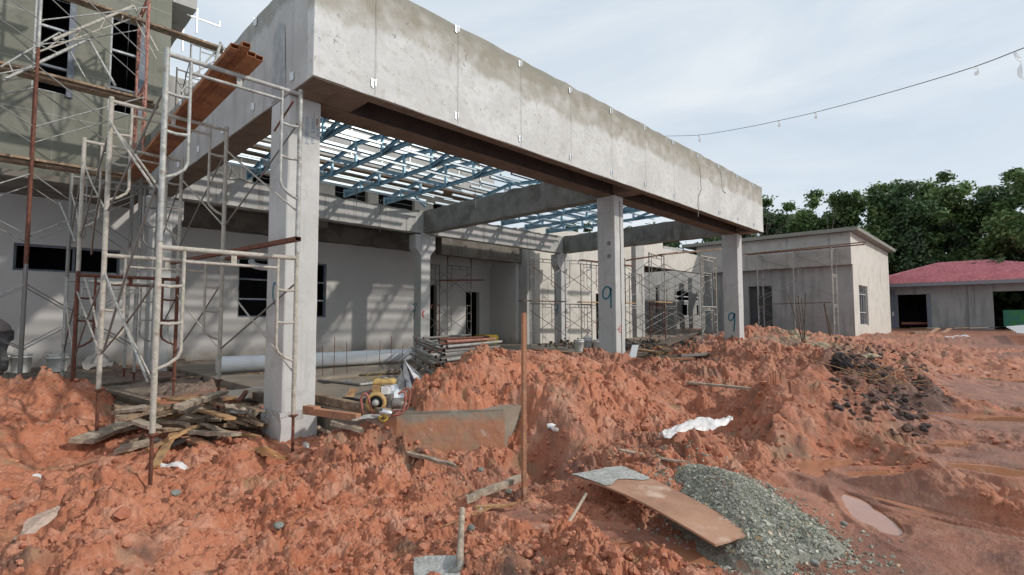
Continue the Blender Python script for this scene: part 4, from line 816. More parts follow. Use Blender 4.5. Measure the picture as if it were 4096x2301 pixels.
for k,(a,b_,lb) in enumerate(((PZ(750,601,2.26),PZ(430,662,2.31),'long rusty box section on the lower scaffold bars, poking past the near column'),(PZ(628,640,2.26),PZ(572,652,2.30),'short rusty box section beside the long one on the lower scaffold bars'))):
    d=(b_-a).normalized(); s_=d.cross(Vector((0,0,1))).normalized(); mb=MB()
    for (o1,ww,hh) in ((Vector((0,0,.02)),.06,.004),(Vector((0,0,-.02)),.06,.004),(s_*.03,.004,.04),(-s_*.03,.004,.04)): mb.bar(a+o1,b_+o1,ww,hh)
    obj('box_section',mb,MT['rust'],label=lb,cat='steel tube')
# long scaffold along the left building
fl=[]
for i,x in enumerate((-2.9,-1.15,.52,2.0)):
    m_=['galv_dark','rust','rust','galv','galv'] if i==2 else ['galv','galv_dark','rust_pink','rust_pink','galv']
    fl.append(((x,12.42),(x-.03,11.35),[.50,2.30,4.1,5.9,7.62] if i!=2 else [.50,2.35,4.15,5.95,7.8,9.6],m_))
tw2=tower('scaffold',(.5,12,.4),'high multi-lift tube scaffold standing along the dark left building',fl,bm=('galv','galv_dark'),r=.024)
for k,(z,x0,x1,lb) in enumerate(((4.12,-3,2.35,'long scaffold board level with the foot of the dark upper wall'),(5.66,-3,2.3,'doubled scaffold board across the sill of the tall windows'),(7.28,-2.5,3.9,'upper scaffold board reaching past the corner of the dark wall'),(7.75,-2,1.0,'short split board on top of the highest planks at the left edge'))):
    mb=MB(); mb.bar((x0,12.0,z),(x1,12.05,z+.02),.23,.045); 
    if k in(0,1): mb.bar((x0,11.93,z+.05),(x1-.1,11.97,z+.07),.22,.04)
    obj('plank',mb,MT['wood' if k!=3 else 'wood_orange'],label=lb,cat='plank')
def ladder(pts,lb,m_='galv'):
    a,b_,c_,d=[Vector(p) for p in pts]; mb=MB(); mb.tube([a,b_],.026,8); mb.tube(smooth([c_,c_.lerp(d,.55),c_.lerp(d,.6)+(a-c_)*.25,c_.lerp(d,.66),d],3),.015,6)
    for t in (.12,.35,.62,.86): mb.tube([a.lerp(b_,t),c_.lerp(d,t)],.012,6)
    mb.tube([b_,b_+Vector((.42,-.0,-.75))],.024,8); mb.tube([d,d+Vector((.38,0,-.7))],.014,6)
    obj('leaning_ladder_frame',mb,MT[m_],label=lb,cat='scaffold frame')
ladder((PY(135,100,11.6),PY(336,15,12.0),PY(84,135,11.6),PY(338,44,12.0)),'loose scaffold frame leaning across the two tall windows','galv_mud')
ladder((PY(6,202,11.5),PY(223,98,12.0),PY(2,168,11.5),PY(150,82,12.0)),'lower loose scaffold frame slung below the leaning one','galv')
ladder((PY(520,235,9.9),PY(555,60+48,10.6),PY(455,232,9.9),PY(540,132,10.6)),'loose scaffold frame leaning at the corner of the side beam','galv')
tower('scaffold',(3.6,14.5,4.4),'slim tube scaffold on the terrace behind the side beam',[((3.3,14.0),(4.5,14.0),[4.45,6.3,8.2],['galv_dark','galv']),((3.35,15.5),(4.55,15.5),[4.45,6.3,8.1],['galv','galv_dark'])],jack=False)
# recess, court and porch scaffolds
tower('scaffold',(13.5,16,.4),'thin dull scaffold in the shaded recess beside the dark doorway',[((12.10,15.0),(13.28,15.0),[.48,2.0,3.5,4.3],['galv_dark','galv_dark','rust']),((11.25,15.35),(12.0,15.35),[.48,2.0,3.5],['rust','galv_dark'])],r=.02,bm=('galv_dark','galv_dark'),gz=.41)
S3=[((13.55,12.15),(14.80,12.0),[.38,2.02,3.66],['galv','galv_dark']),((15.0,11.7),(16.1,11.3),[.4,2.02,3.66],['galv_dark','galv'])]
tower('scaffold',(14.2,12.1,.4),'two-lift tube scaffold between the rear columns in front of the sunlit wall',S3,r=.02,bm=('galv','rust'),gz=.41)
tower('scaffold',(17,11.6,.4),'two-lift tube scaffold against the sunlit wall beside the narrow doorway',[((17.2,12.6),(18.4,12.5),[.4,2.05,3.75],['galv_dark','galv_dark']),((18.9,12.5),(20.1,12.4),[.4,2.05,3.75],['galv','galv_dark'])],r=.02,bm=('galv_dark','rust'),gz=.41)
zt=PY(1636,635,8.95).z; zm=PY(1640,762,8.95).z
tower('scaffold',(17,9,.4),'crowded rust-and-zinc scaffold between the two right front columns',[((16.0,10.4),(17.2,10.5),[.5,zm,zt],['galv','galv_dark']),((16.25,8.95),(17.45,9.0),[.5,zm,zt],['rust','galv']),((16.95,7.40),(18.15,7.38),[.55,zm-.1,zt-.15],['galv','galv_mud'])],r=.021,bm=('galv','galv_dark'))
tower('scaffold',(21,13,.4),'grey scaffold further in, against the shaded porch wall',[((22,13.2),(23.2,13.2),[.4,2.1,3.7],['galv','galv_dark']),((24.5,12.6),(25.7,12.6),[.4,2.1,3.7],['galv_dark','galv']),((26.5,11.5),(27.7,11.5),[.4,2.1,3.9],['galv','galv'])],r=.022)
tower('scaffold',(30,19.5,.4),'distant yellowish scaffold in front of the black porch window',[((32.0,19.2),(33.4,19.2),[.35,2.2,4.0],['galv_mud','galv']),((36.2,19.2),(37.6,19.2),[.35,2.2,4.0],['galv','galv_mud'])],r=.026,jack=False)
tower('scaffold',(33.3,8.8,.4),'three-lift scaffold against the long side of the flat-roofed building',[((32.8,10.8),(33.85,10.8),[.5,2.2,3.9,5.32],['galv','galv','galv']),((32.8,8.8),(33.85,8.8),[.5,2.2,3.9,5.36],['galv','galv','galv']),((32.8,6.85),(33.85,6.85),[.5,2.2,3.9,5.38],['galv','galv_mud','galv'])],r=.024,bm=('galv','galv_dark'),jack=False)
def plank(a,b_,wd,th,m_,lb,cat='plank',group=None,tw_=0,jag=False,name='plank'):
    mb=MB(); a=Vector(a);b_=Vector(b_)
    if not jag: mb.bar(a,b_,wd,th,tw=tw_)
    else:
        d=(b_-a); L_=d.length; d.normalize(); up=Vector((0,0,1)); s_=d.cross(up).normalized(); u=s_.cross(d)
        if tw_: cc,ss=math.cos(tw_),math.sin(tw_); s_,u=s_*cc+u*ss,u*cc-s_*ss
        k=8; top=[];ed=[]
        for i in range(k+1):
            t=i/k; e=0 if 0<i<k else random.uniform(-.04,.04); w2=wd/2*(1+random.uniform(-.12,.12)); cpt=a+d*(L_*t+e)+u*random.uniform(-.006,.006)
            ed.append((cpt-s_*w2+d*(random.uniform(-.05,.05) if i in (0,k) else 0),cpt+s_*w2+d*(random.uniform(-.07,.07) if i in (0,k) else 0)))
        vs=[];fs=[]
        for l_,r_ in ed: vs+= [l_-u*th/2,r_-u*th/2,r_+u*th/2,l_+u*th/2]
        for i in range(k):
            o_=i*4
            for j in range(4): fs.append((o_+j,o_+4+j,o_+4+(j+1)%4,o_+(j+1)%4))
        fs+=[(3,2,1,0),(4*k,4*k+1,4*k+2,4*k+3)]; mb.add(vs,fs)
    return obj(name,mb,MT[m_],label=lb,cat=cat,group=group)
plank((32.9,11.6,5.40),(32.9,5.2,5.50),.22,.045,'wood','long board capping the scaffold beside the flat-roofed building'); plank((33.6,11.6,5.43),(33.6,5.4,5.46),.22,.045,'rust','rusty board lying behind the capping board of the flat-roofed building scaffold')
plank((33.2,11.0,2.26),(33.2,7.0,2.30),.22,.04,'wood_dark','mid-height board on the scaffold beside the flat-roofed building')
plank(PY(1578,655,9.6),PY(1700,636,8.6),.25,.05,'wood_red','left top board of the crowded scaffold'); plank(PY(1660,641,8.7),PY(1865,622,7.3),.25,.05,'wood','right top board of the crowded scaffold')
plank((16.1,8.8,zm+.03),(18.0,9.1,zm+.04),.25,.04,'wood_orange','short orange board at mid height of the crowded scaffold')
plank((13.0,12.1,2.06),(15.3,11.95,2.07),.22,.04,'wood','thin board at mid height of the scaffold between the rear columns'); plank((16.8,12.4,2.10),(20.8,12.25,2.12),.22,.045,'wood_orange','long board at mid height against the sunlit wall'); plank((16.8,12.3,3.80),(20.8,12.3,3.84),.22,.045,'rust','upper rusty board against the sunlit wall'); plank((11.7,14.95,2.85),(13.8,14.9,2.97),.12,.05,'rust','bent rusty bar resting on the recess scaffold')
# ------------------------------------------------------------------ gravel heap
gc=Vector((4.16,1.62,-.02))
def gheap(x,y):
    dx,dy=x-gc.x,y-gc.y; a=.75; u=(dx*math.cos(a)+dy*math.sin(a))/.97; v=(-dx*math.sin(a)+dy*math.cos(a))/.45; th=math.atan2(v,u)
    rr_=math.hypot(u,v)/(1+.10*math.sin(3*th+1)+.07*math.sin(5*th)); return rr_
mb=MB(); n_=70; rows=[]
for i in range(n_+1):
    row=[]
    for j in range(n_+1):
        x=gc.x-1.5+3.0*i/n_;y=gc.y-1.5+3.0*j/n_; r_=gheap(x,y)
        
        h=.26*(1-min(r_,1)**1.3)-max(0,r_-1)*.35
        row.append((x,y,-.035+h+.02*(random.random()-.5)))
    rows.append(row)
mb.sheet(rows); HP=rows; OUTS=[]
def hz_(x,y):
    i=min(max((x-gc.x+1.5)/3*n_,0),n_-1e-6); j=min(max((y-gc.y+1.5)/3*n_,0),n_-1e-6); a,b_=int(i),int(j); fi,fj=i-a,j-b_
    return (HP[a][b_][2]*(1-fi)+HP[a+1][b_][2]*fi)*(1-fj)+(HP[a][b_+1][2]*(1-fi)+HP[a+1][b_+1][2]*fi)*fj
def stone_batch(mb,x,y,z,s_):
    # an angular chip: distorted box with cut corners
    e=Euler((random.uniform(0,6),random.uniform(-.5,.5),random.uniform(0,6))).to_matrix(); q_=[]
    for sx,sy,sz in ((-1,-1,-1),(1,-1,-1),(1,1,-1),(-1,1,-1),(-1,-1,1),(1,-1,1),(1,1,1),(-1,1,1)):
        q_.append(Vector((x,y,z))+e@Vector((sx*s_*random.uniform(.35,1.1),sy*s_*random.uniform(.3,.8),sz*s_*random.uniform(.15,.6))))
    mb.add(q_,[(3,2,1,0),(4,5,6,7),(0,1,5,4),(1,2,6,5),(2,3,7,6),(3,0,4,7)])
def gravel_mat():
    m=bpy.data.materials.new('crushed_grey_green_stone'); m.use_nodes=True; n=m.node_tree.nodes; l=m.node_tree.links; b=n['Principled BSDF']; b.inputs['Roughness'].default_value=.8
    g=n.new('ShaderNodeNewGeometry'); r=n.new('ShaderNodeValToRGB'); e=r.color_ramp.elements; e[0].color=(.17,.17,.135,1); e[1].color=(.58,.57,.50,1)
    for p,c_ in ((.35,(.24,.24,.19)),(.7,(.35,.35,.29)),(.93,(.45,.44,.38)),(.96,(.42,.29,.16))): q_=e.new(p); q_.color=(*c_,1)
    l.new(g.outputs['Random Per Island'],r.inputs[0]); t=n.new('ShaderNodeTexNoise'); t.inputs['Scale'].default_value=60; l.new(g.outputs[0],t.inputs[0])
    x=n.new('ShaderNodeMix'); x.data_type='RGBA'; x.blend_type='MULTIPLY'; x.inputs[0].default_value=.5; l.new(r.outputs[0],x.inputs[6]); l.new(t.outputs[0],x.inputs[7]); l.new(r.outputs[0],b.inputs['Base Color']); return m
MT['stone']=gravel_mat(); MT['grit']=mat('stone_dust',(.25,.245,.20),.95,noise=[((.17,.165,.13),25,.45,.6),((.30,.30,.26),60,.55,.65),((.34,.17,.11),3.5,.62,.70)],bump=1,bscale=50)
for i in range(16500):
    while True:
        x=random.uniform(gc.x-1.5,gc.x+1.5);y=random.uniform(gc.y-1.5,gc.y+1.5); r_=gheap(x,y)
        if r_<1.0 or random.random()<math.exp(-(r_-1)*6)*.45: break
    z=hz_(x,y) if r_<1.02 else None
    if z is None: OUTS.append((x,y)); continue
    s_=random.choice((.0035,.004,.005,.006,.007,.009,.012))*random.uniform(.8,1.3)
    if r_>.55 and random.random()<.30: s_*=1.7
    stone_batch(mb,x,y,z+s_*.1,s_)
oa=np.array(OUTS); oz=relief(oa[:,0],oa[:,1])[0]
for (x,y),z in zip(OUTS,oz): stone_batch(mb,x,y,z+.003,random.choice((.004,.006,.008,.011,.015)))
mb.sm=[False]*len(mb.f); gh=obj('gravel_heap',mb,MT['stone'],label='low heap of crushed grey-green gravel beside the plywood board',cat='gravel heap',kind='stuff',loc=(gc.x,gc.y,0))
gh.data.materials.append(MT['grit'])
for p in gh.data.polygons[:n_*n_]: p.material_index=1
# loose red clay lumps lying over the ground
mb=MB()
def lump(mb,x,y,z,s_,k=1):
    base_=[(0,0,1),(.894,0,.447),(.276,.851,.447),(-.724,.526,.447),(-.724,-.526,.447),(.276,-.851,.447),(.724,.526,-.447),(-.276,.851,-.447),(-.894,0,-.447),(-.276,-.851,-.447),(.724,-.526,-.447),(0,0,-1)]
    F=[(0,1,2),(0,2,3),(0,3,4),(0,4,5),(0,5,1),(1,6,2),(2,7,3),(3,8,4),(4,9,5),(5,10,1),(6,7,2),(7,8,3),(8,9,4),(9,10,5),(10,6,1),(11,7,6),(11,8,7),(11,9,8),(11,10,9),(11,6,10)]
    vs=[(x+a*s_*random.uniform(.6,1.25),y+b_*s_*random.uniform(.6,1.25),z+c_*s_*random.uniform(.45,.95)) for a,b_,c_ in base_]
    mb.add(vs,F)
LX=[];
for i in range(17000):
    a_=YAW+math.radians(random.uniform(-48,48)); r_=2.2+ (random.random()**1.5)*16; LX.append((r_*math.sin(a_),r_*math.cos(a_),r_))
LA=np.array(LX); zz,rg,_,rd_=relief(LA[:,0],LA[:,1])
for (x,y,r_),z,q_,rr2 in zip(LX,zz,rg,rd_):
    if q_<.35 or rr2>.4: continue
    if 2.9<x<15.8 and y>5.3 and z<.5: continue
    if gheap(x,y)<.9 or (x<3 and y>9.3 and z<.48): continue
    if random.random()>q_: continue
    s_=random.choice((.008,.010,.013,.018,.026))*random.uniform(.7,1.2)*(1+r_*.05)
    if random.random()<.03: s_*=1.9
    if random.random()<.006: s_*=2.2
    lump(mb,x,y,z+s_*.25,s_)
mb.sm=[False]*len(mb.f); obj('clay_lumps',mb,MT['clod'],label='countless loose crumbs and lumps of red clay strewn over the ground',cat='clay lumps',kind='stuff',loc=(0,0,0))
# ------------------------------------------------------------------ trees beyond the site
def leaves(cl,n,size,seed,flat=.35):
    """cl: clumps (x,y,z,rx,rz); leaf quads scattered through and around the shells of the clumps"""
    r=np.random.default_rng(seed); cl=np.array(cl,float); wgt=cl[:,3]**2; wgt/=wgt.sum(); k=r.choice(len(cl),n,p=wgt); c_=cl[k]
    d=r.normal(size=(n,3)); d/=np.linalg.norm(d,axis=1)[:,None]; rad=r.random(n)**.42*(.72+.60*r.random(n)**2); d[:,2]*=1
    P=c_[:,:3]+d*np.stack([c_[:,3],c_[:,3],c_[:,4]],1)*rad[:,None]
    nn=d*.6+r.normal(size=(n,3))*.8+np.array([0,0,.5]); nn/=np.linalg.norm(nn,axis=1)[:,None]
    t=np.cross(nn,r.normal(size=(n,3))); t/=np.linalg.norm(t,axis=1)[:,None]; b_=np.cross(nn,t); s=size*(.6+.9*r.random(n))[:,None]
    V=np.stack([P-t*s*.5,P+b_*s*.32+nn*s*.05,P+t*s*.62,P-b_*s*.32+nn*s*.05],1).reshape(-1,3); return V
def leafobj(name,V,mt,parent=None,loc=(0,0,0),**kw):
    me=bpy.data.meshes.new(name); V=(V-np.array(loc)).astype(np.float32); nv=len(V); me.vertices.add(nv); me.vertices.foreach_set('co',V.ravel()); me.loops.add(nv); me.loops.foreach_set('vertex_index',np.arange(nv,dtype=np.int32)); me.polygons.add(nv//4); me.polygons.foreach_set('loop_start',np.arange(0,nv,4,dtype=np.int32)); me.polygons.foreach_set('loop_total',np.full(nv//4,4,dtype=np.int32)); me.update(calc_edges=True); me.materials.append(mt)
    o=bpy.data.objects.new(name,me); COL.objects.link(o)
    if parent: o.parent=parent
    else: o.location=loc
    return props(o,**kw) if kw else o
def props_(o): return o
def tree(x,y,h,w_,seed,mt,label,z0=.6,low=.25,n=9500,size=.42,name='broadleaf_tree',group='trees beyond the building site',trunk=.22):
    R_=random.Random(seed); t=thing(name,(x,y,z0),label,'tree',group); mb=MB(); top=Vector((x+R_.uniform(-.6,.6),y+R_.uniform(-.6,.6),z0+h*.78))
    pts=smooth([(x,y,z0-.3),(x+R_.uniform(-.2,.2),y+R_.uniform(-.2,.2),z0+h*.25),((x+top.x)/2+R_.uniform(-.4,.4),(y+top.y)/2+R_.uniform(-.4,.4),z0+h*.5),top],4); mb.tube(pts,trunk,8,r2=.05)
    cl=[]
    for i in range(int(20+R_.random()*8)):
        hh=low+(1-low)*((i+R_.random())/26); hh=min(hh,1.0); prof=math.sin(min(1,(hh-low)/(1-low)+.18)*PI*.86)**.7
        a=R_.uniform(0,2*PI); rr_=w_/2*prof*R_.uniform(.35,1.0); cx,cy2,cz2=x+math.cos(a)*rr_,y+math.sin(a)*rr_,z0+h*hh*.94
        s_=w_*R_.uniform(.11,.21); cl.append((cx,cy2,cz2,s_,s_*.72)); b0=pts[int(len(pts)*min(.9,hh*.75))]
        mb.tube([b0,Vector((cx,cy2,cz2)).lerp(b0,.35)+Vector((0,0,-.2)),(cx,cy2,cz2)],.07,5,r2=.02)
    for i in range(16):
        hh=R_.uniform(low+.1,1.0); prof=math.sin(min(1,(hh-low)/(1-low)+.18)*PI*.86)**.7; a=R_.uniform(0,2*PI); rr_=w_/2*prof*R_.uniform(.75,1.02); cl.append((x+math.cos(a)*rr_,y+math.sin(a)*rr_,z0+h*hh*.92+R_.uniform(0,.3),w_*.085,w_*.07))
    obj('trunk',mb,MT['bark'],t); leafobj('crown',leaves(cl,n,size,seed),mt,parent=t,loc=(x,y,z0)); return t
TL=[(60.5,20.6,14.6,10,'leaf_dk','rounded dark tree at the left end of the tree line, under the bare twigs',.1),
(62,16.6,15.6,9.5,'leaf','bushy mid-green tree right of the bare twiggy one',.12),(60,12.6,14.6,9,'leaf','leafy tree with knobbly crown just above the roof slab corner',.12),
(63,9.6,16.0,9.0,'leaf','pale-topped leafy tree behind the end wall of the flat-roofed building',.12),(61,6.4,14.6,8,'leaf_dk','dark tree between two paler crowns above the left hip of the red roof',.1),
(62,3.2,15.8,9,'leaf','broad-crowned tree standing over the red roof ridge',.22),(62,.4,12.8,7.5,'leaf_dk','low dark tree filling the dip left of the tall tree',.1),
(57,-2.3,14.6,6.6,'leaf','tall open-crowned tree with pale forked trunk at the right edge',.42),(66,-5.5,15,9,'leaf','leafy tree just past the right edge',.15)]
for i,(x,y,h,w_,m_,lb,low) in enumerate(TL): tree(x,y,h,w_,100+i,MT[m_],lb,low=low,n=23000 if low<.4 else 13000,size=.30)
for i,(x,y,h,w_,lb) in enumerate(((71,28,16.5,9,'dark rear tree seen over the roof slab beyond the far portico column'),(73,21,15,9,'dark rear tree filling the gap right of the rounded tree'),(72,15,14.5,9,'dark rear tree between the first two leafy crowns'),(74,8,15,9,'dark rear tree behind the left end of the red roof'),(73,1.5,14.5,9,'dark rear tree behind the right slope of the red roof'),(72,-4,14,9,'dark rear tree behind the tall open-crowned tree'),(66,36,15,11,'dark tree glimpsed under the second cross beam'),(62,44,15,11,'dark tree glimpsed above the porch wing parapet'),(68,-11,14,9,'dark tree beyond the right edge of the view'))):
    tree(x,y,h,w_,300+i,MT['leaf_dk'],lb,low=.05,n=8500,size=.5)
# bare tree
bt=thing('bare_tree',(58,19.2,.6),'bare twiggy tree with few leaves rising above the rounded dark crown','tree'); mb=MB()
def twig(mb,p,d,L_,r,dep):
    q_=p+d*L_; mb.tube([p,(p+q_)/2+Vector((random.uniform(-.05,.05),random.uniform(-.05,.05),0))*L_,q_],r,5,r2=r*.6)
    if dep: 
        for k in range(random.choice((2,3))): twig(mb,q_ if k else p+d*L_*.7,(d+Vector((random.uniform(-.55,.55),random.uniform(-.55,.55),random.uniform(-.05,.35)))).normalized(),L_*random.uniform(.6,.8),r*.6,dep-1)
random.seed(11); twig(mb,Vector((58,19.2,.5)),Vector((0,0,1)),6.5,.12,0); 
for k in range(5): twig(mb,Vector((58,19.2,5.5+k*.35)),Vector((math.cos(k*1.3)*.45,math.sin(k*1.3)*.55,1)).normalized(),2.6,.06,4)
obj('trunk',mb,MT['bark'],bt)
cl=[(58+random.uniform(-2.2,2.2),19.2+random.uniform(-2.6,2.6),random.uniform(9,14.6),.3,.3) for _ in range(40)]; leafobj('crown',leaves(cl,160,.22,5),MT['leaf'],parent=bt,loc=(58,19.2,.6))
cl=[(rng.uniform(56,78),rng.uniform(-16,48),rng.uniform(.8,5.0),rng.uniform(1.2,2.2),rng.uniform(1.2,2.0)) for _ in range(330)]
leafobj('undergrowth',leaves(cl,90000,.6,9),MT['leaf_dk'],label='dense dark undergrowth massed between the trunks behind the house',cat='undergrowth',kind='stuff')
# ------------------------------------------------------------------ overhead wire with torn streamers
wp=smooth([Vector((36,16.5,6.4)),PX(1600,347,28),PX(1655,343,27),PX(1757,340,26),PX(1870,322,24.5),PX(1958,304,23.3),PX(2050,283,22),PX(2190,246,20),PX(2330,206,18),PX(2455,167,16.2),PX(2560,127,14.8),PX(2700,70,13),PX(2900,-30,11.5),PX(3300,-260,10)],4)
wt=thing('overhead_wire',wp[0],'thin dark sagging wire hung with torn plastic streamers, crossing the sky at upper right','wire'); obj('wire',MB().tube(wp,.011,5),MT['black'],wt)
for (px,py,X,L_) in ((1757,340,26,.42),(1958,304,23.3,.30),(2050,283,22,.28),(2455,167,16.2,.24),(2557,130,14.8,.62)):
    p=PX(px,py,X); d=Vector((.25,-.12,-1)); mb=MB(); rows=[]
    for i in range(6):
        c_=p+d*L_*i/5+Vector((.02*math.sin(i*2),.03*math.cos(i*1.7),0)); s_=Vector((.02,-.03,0))*(1+.8*math.sin(i*2.3)); rows.append([c_-s_,c_+s_*.3,c_+s_])
    mb.sheet(rows); obj('streamer',mb,MT['film'],wt)
# ------------------------------------------------------------------ loose things on the site
def onz(px,py,z): return PZ(px,py,z)
# stake
p=PZ(1318,1278,-.17); q_=Vector((p.x-.02,p.y+.03,1.505)); 
dpt=p.copy(); s_top=PY(1318,787,p.y+.03)
plank(p-Vector((0,0,.1)),Vector((s_top.x,p.y+.03,s_top.z)),.031,.050,'wood_red','upright reddish timber stake standing in the trench before the ridge','stake',name='timber_stake',tw_=.45)
# plywood board
c4=[PZ(1437,1195,.10),PZ(1562,1174,.10),PZ(1896,1343,.045),PZ(1797,1368,.045)]; mb=MB()
mid=[]; 
def bil(u,v): a=c4[0].lerp(c4[3],u);b_=c4[1].lerp(c4[2],u); p_=a.lerp(b_,v); p_.z+=.05*math.sin(u*PI)*(1-.3*v); return p_
rows=[[bil(i/14,j/5) for j in range(6)] for i in range(15)]; rows2=[[p_-Vector((0,0,.014)) for p_ in r_] for r_ in rows]
jag=random.Random(4)
for r_ in (rows,): 
    for j in range(6): r_[14][j]=r_[14][j]+Vector((jag.uniform(-.01,.01),jag.uniform(-.012,.012),0)); rows2[14][j]=r_[14][j]-Vector((0,0,.014))
mb.sheet(rows); mb.sheet(rows2); nC=6
for E_ in (([r_[0] for r_ in rows],[r_[0] for r_ in rows2]),([r_[5] for r_ in rows],[r_[5] for r_ in rows2]),(rows[0],rows2[0]),(rows[14],rows2[14])): mb.sheet([E_[0],E_[1]])
bd=thing('plywood_board',c4[0].lerp(c4[2],.5),'long warped plywood board smeared with clay and cement, lying beside the gravel heap','plywood board'); obj('board',mb,MT['ply'],bd)
rows=[[bil(i/12*(.27+.04*math.sin(j*.9+1)),j/9)+Vector((0,0,.006+.012*random.random()*(1-i/12))) for j in range(10)] for i in range(13)]; mb=MB(); mb.sheet(rows); obj('cement_smear',mb,MT['cement'],bd)
# shovel
sh=thing('shovel',(1.85,2.5,0),'cement-crusted shovel lying with its blade towards the viewer at the bottom edge','shovel')
hA=PZ(1163,1282,.20); hB=PZ(1156,1416,.12); mb=MB(); mb.tube(smooth([hA,hA.lerp(hB,.5)+Vector((0,0,.006)),hB]),.018,12,r2=.021); hn=obj('handle',mb,MT['wood_grey'],sh)
bl=[];
L0,L1=PZ(1150,1448,.09),PZ(1040,1396,.075); 
for i in range(9):
    u=i/8; row=[]
    for j in range(9):
        v=j/8; c_=PZ(1158-118*u,1405+ (60-66*u*.15)*v-6*u,.10-.02*u); lift=.028*((2*v-1)**2)*(1-.6*u)-.01; 
        c_=c_+Vector((0,0,lift)); 
        if u>.85: c_=c_+ (PZ(1060,1430,.08)-c_)*.12*abs(2*v-1)
        row.append(c_)
    bl.append(row)
mb=MB(); mb.sheet(bl); mb.sheet([[p_-Vector((0,0,.004)) for p_ in r_] for r_ in bl]); obj('blade',mb,MT['cement'],sh); mb=MB(); mb.tube([hB,hB.lerp(PZ(1150,1445,.09),.55),PZ(1130,1440,.085)],.024,12,r2=.014); obj('socket',mb,MT['galv_dark'],sh)
# stick, rebar, scraps by the trench
mb=MB(); mb.tube(smooth([PZ(1474,1243,.17),PZ(1440,1300,.11),PZ(1405,1352,.06),PZ(1362,1416,.03)],6),.011,10,r2=.013); obj('wooden_pole',mb,MT['wood_grey'],label='bleached broken pole leaning over the orange puddle',cat='pole')
rb=PZ(1342,1258,.02),PZ(1120,1322,.03); mb=MB(); mb.tube([rb[0],rb[0].lerp(rb[1],.5)+Vector((0,0,.03)),rb[1]],.0055,7)
d_=(rb[1]-rb[0]); 
for k in range(60): 
    c_=rb[0]+d_*(k+.5)/60+Vector((0,0,.03*math.sin(PI*(k+.5)/60)*1.0)); mb.lathe(c_-d_.normalized()*.002,[(.0055,0),(.0072,.002),(.0055,.004)],7,d_.normalized())
obj('rebar',mb,MT['wood_orange'],label='ribbed reinforcing bar lying over wood scraps near the stake foot',cat='rebar')
plank(PZ(1170,1258,.02),PZ(1312,1200,.03),.055,.045,'wood_grey','weathered squared timber lying against the stake foot',jag=True)
plank(PZ(1198,1276,.0),PZ(1290,1272,.0),.035,.02,'wood_orange','short offcut lying flat under the ribbed bar'); plank(PZ(1140,1305,.0),PZ(1215,1284,.01),.03,.02,'wood_orange','short pale offcut left of the shovel handle top'); plank(PZ(1200,1300,.0),PZ(1212,1280,.02),.02,.02,'wood_grey','tiny upright sliver beside the shovel handle top')
plank(PZ(985,1128,.03),PZ(1148,1172,-.0),.055,.03,'wood_grey','thick grey plank half sunk in clay below the slab corner',jag=True)
plank(PZ(1730,963,.42),PZ(1955,984,.42),.10,.03,'wood_grey','bleached straight plank bridging the gap in the red ridge'); plank(PZ(1557,1133,.13),PZ(1722,1163,.10),.05,.016,'wood_grey','thin lath poking from the clay at the gravel edge',jag=True)
for a,b_,lb in ((PZ(1640,905,.42),PZ(1475,915,.40),'x'),): pass
# white plastic sheet
def crumple(pts,wd,lb,mt,cat,name,amp=.05,seed=1,n=26,k=12,hump=.08):
    R_=random.Random(seed); P=smooth(pts,6); rows=[]; m_=len(P)
    ph=[R_.uniform(0,6) for _ in range(6)]
    for i,p_ in enumerate(P):
        d=(P[min(i+1,m_-1)]-P[max(i-1,0)]).normalized(); s_=d.cross(Vector((0,0,1))).normalized(); t=i/(m_-1); W=wd*(math.sin(PI*min(max(t*.94+.03,0),1))**.55)*(1+.25*math.sin(t*11+ph[0]))
        row=[]
        for j in range(k+1):
            v=j/k*2-1; z=hump*(1-v*v)*(.6+.4*math.sin(t*9+ph[1]))+amp*.5*(math.sin(v*7+t*13+ph[2])*math.sin(t*21+v*3+ph[3]))+R_.uniform(-1,1)*amp*.12
            row.append(p_+s_*v*W/2+Vector((0,0,z)))
        rows.append(row)
    mb=MB(); mb.sheet(rows); return obj(name,mb,MT[mt],label=lb,cat=cat)
crumple([PZ(1664,1100,.20),PZ(1700,1085,.24),PZ(1760,1076,.24),PZ(1800,1066,.28),PZ(1838,1056,.30)],.24,'crumpled milky plastic sheet lying between the ridge and the gravel heap','film','plastic sheet','plastic_sheet',.05,3,hump=.09)
crumple([PZ(150,1275,.05),PZ(110,1300,.06),PZ(75,1335,.05),PZ(40,1365,.03)],.13,'torn pale polythene strip at the lower left','dirtyfilm','plastic sheet','plastic_sheet',.02,5,hump=.02)
crumple([PZ(300,1345,.03),PZ(255,1362,.05),PZ(220,1380,.04),PZ(180,1395,.03)],.10,'ragged dark brown membrane scrap at the lower left','char','membrane scrap','membrane_scrap',.03,8,hump=.04)
crumple([PZ(405,1175,.06),PZ(440,1170,.08),PZ(470,1180,.06)],.10,'crushed dirty plastic film right of the screw jack','film','plastic sheet','plastic_sheet',.02,9,hump=.04)
crumple([PZ(75,1200,.04),PZ(95,1197,.05),PZ(115,1204,.04)],.05,'small grey film scrap on the clay at far left','film','plastic scrap','plastic_scrap',.01,19,hump=.02)
crumple([PZ(640,1130,.06),PZ(675,1140,.08),PZ(720,1160,.05)],.10,'brown packing paper crumpled at the foot of the near column','amber','paper scrap','paper_scrap',.04,12,hump=.05)
crumple([PZ(565,1070-40,.30),PZ(600,1040,.32),PZ(640,1030,.32)],.10,'pale film caught among the split timbers','film','plastic scrap','plastic_scrap',.03,13,hump=.03)
crumple([PZ(885,1058,.40),PZ(930,1050,.42),PZ(975,1040,.41)],.12,'grey film strip lying on the slab edge by the pump','film_thin','plastic scrap','plastic_scrap',.02,14,hump=.03)
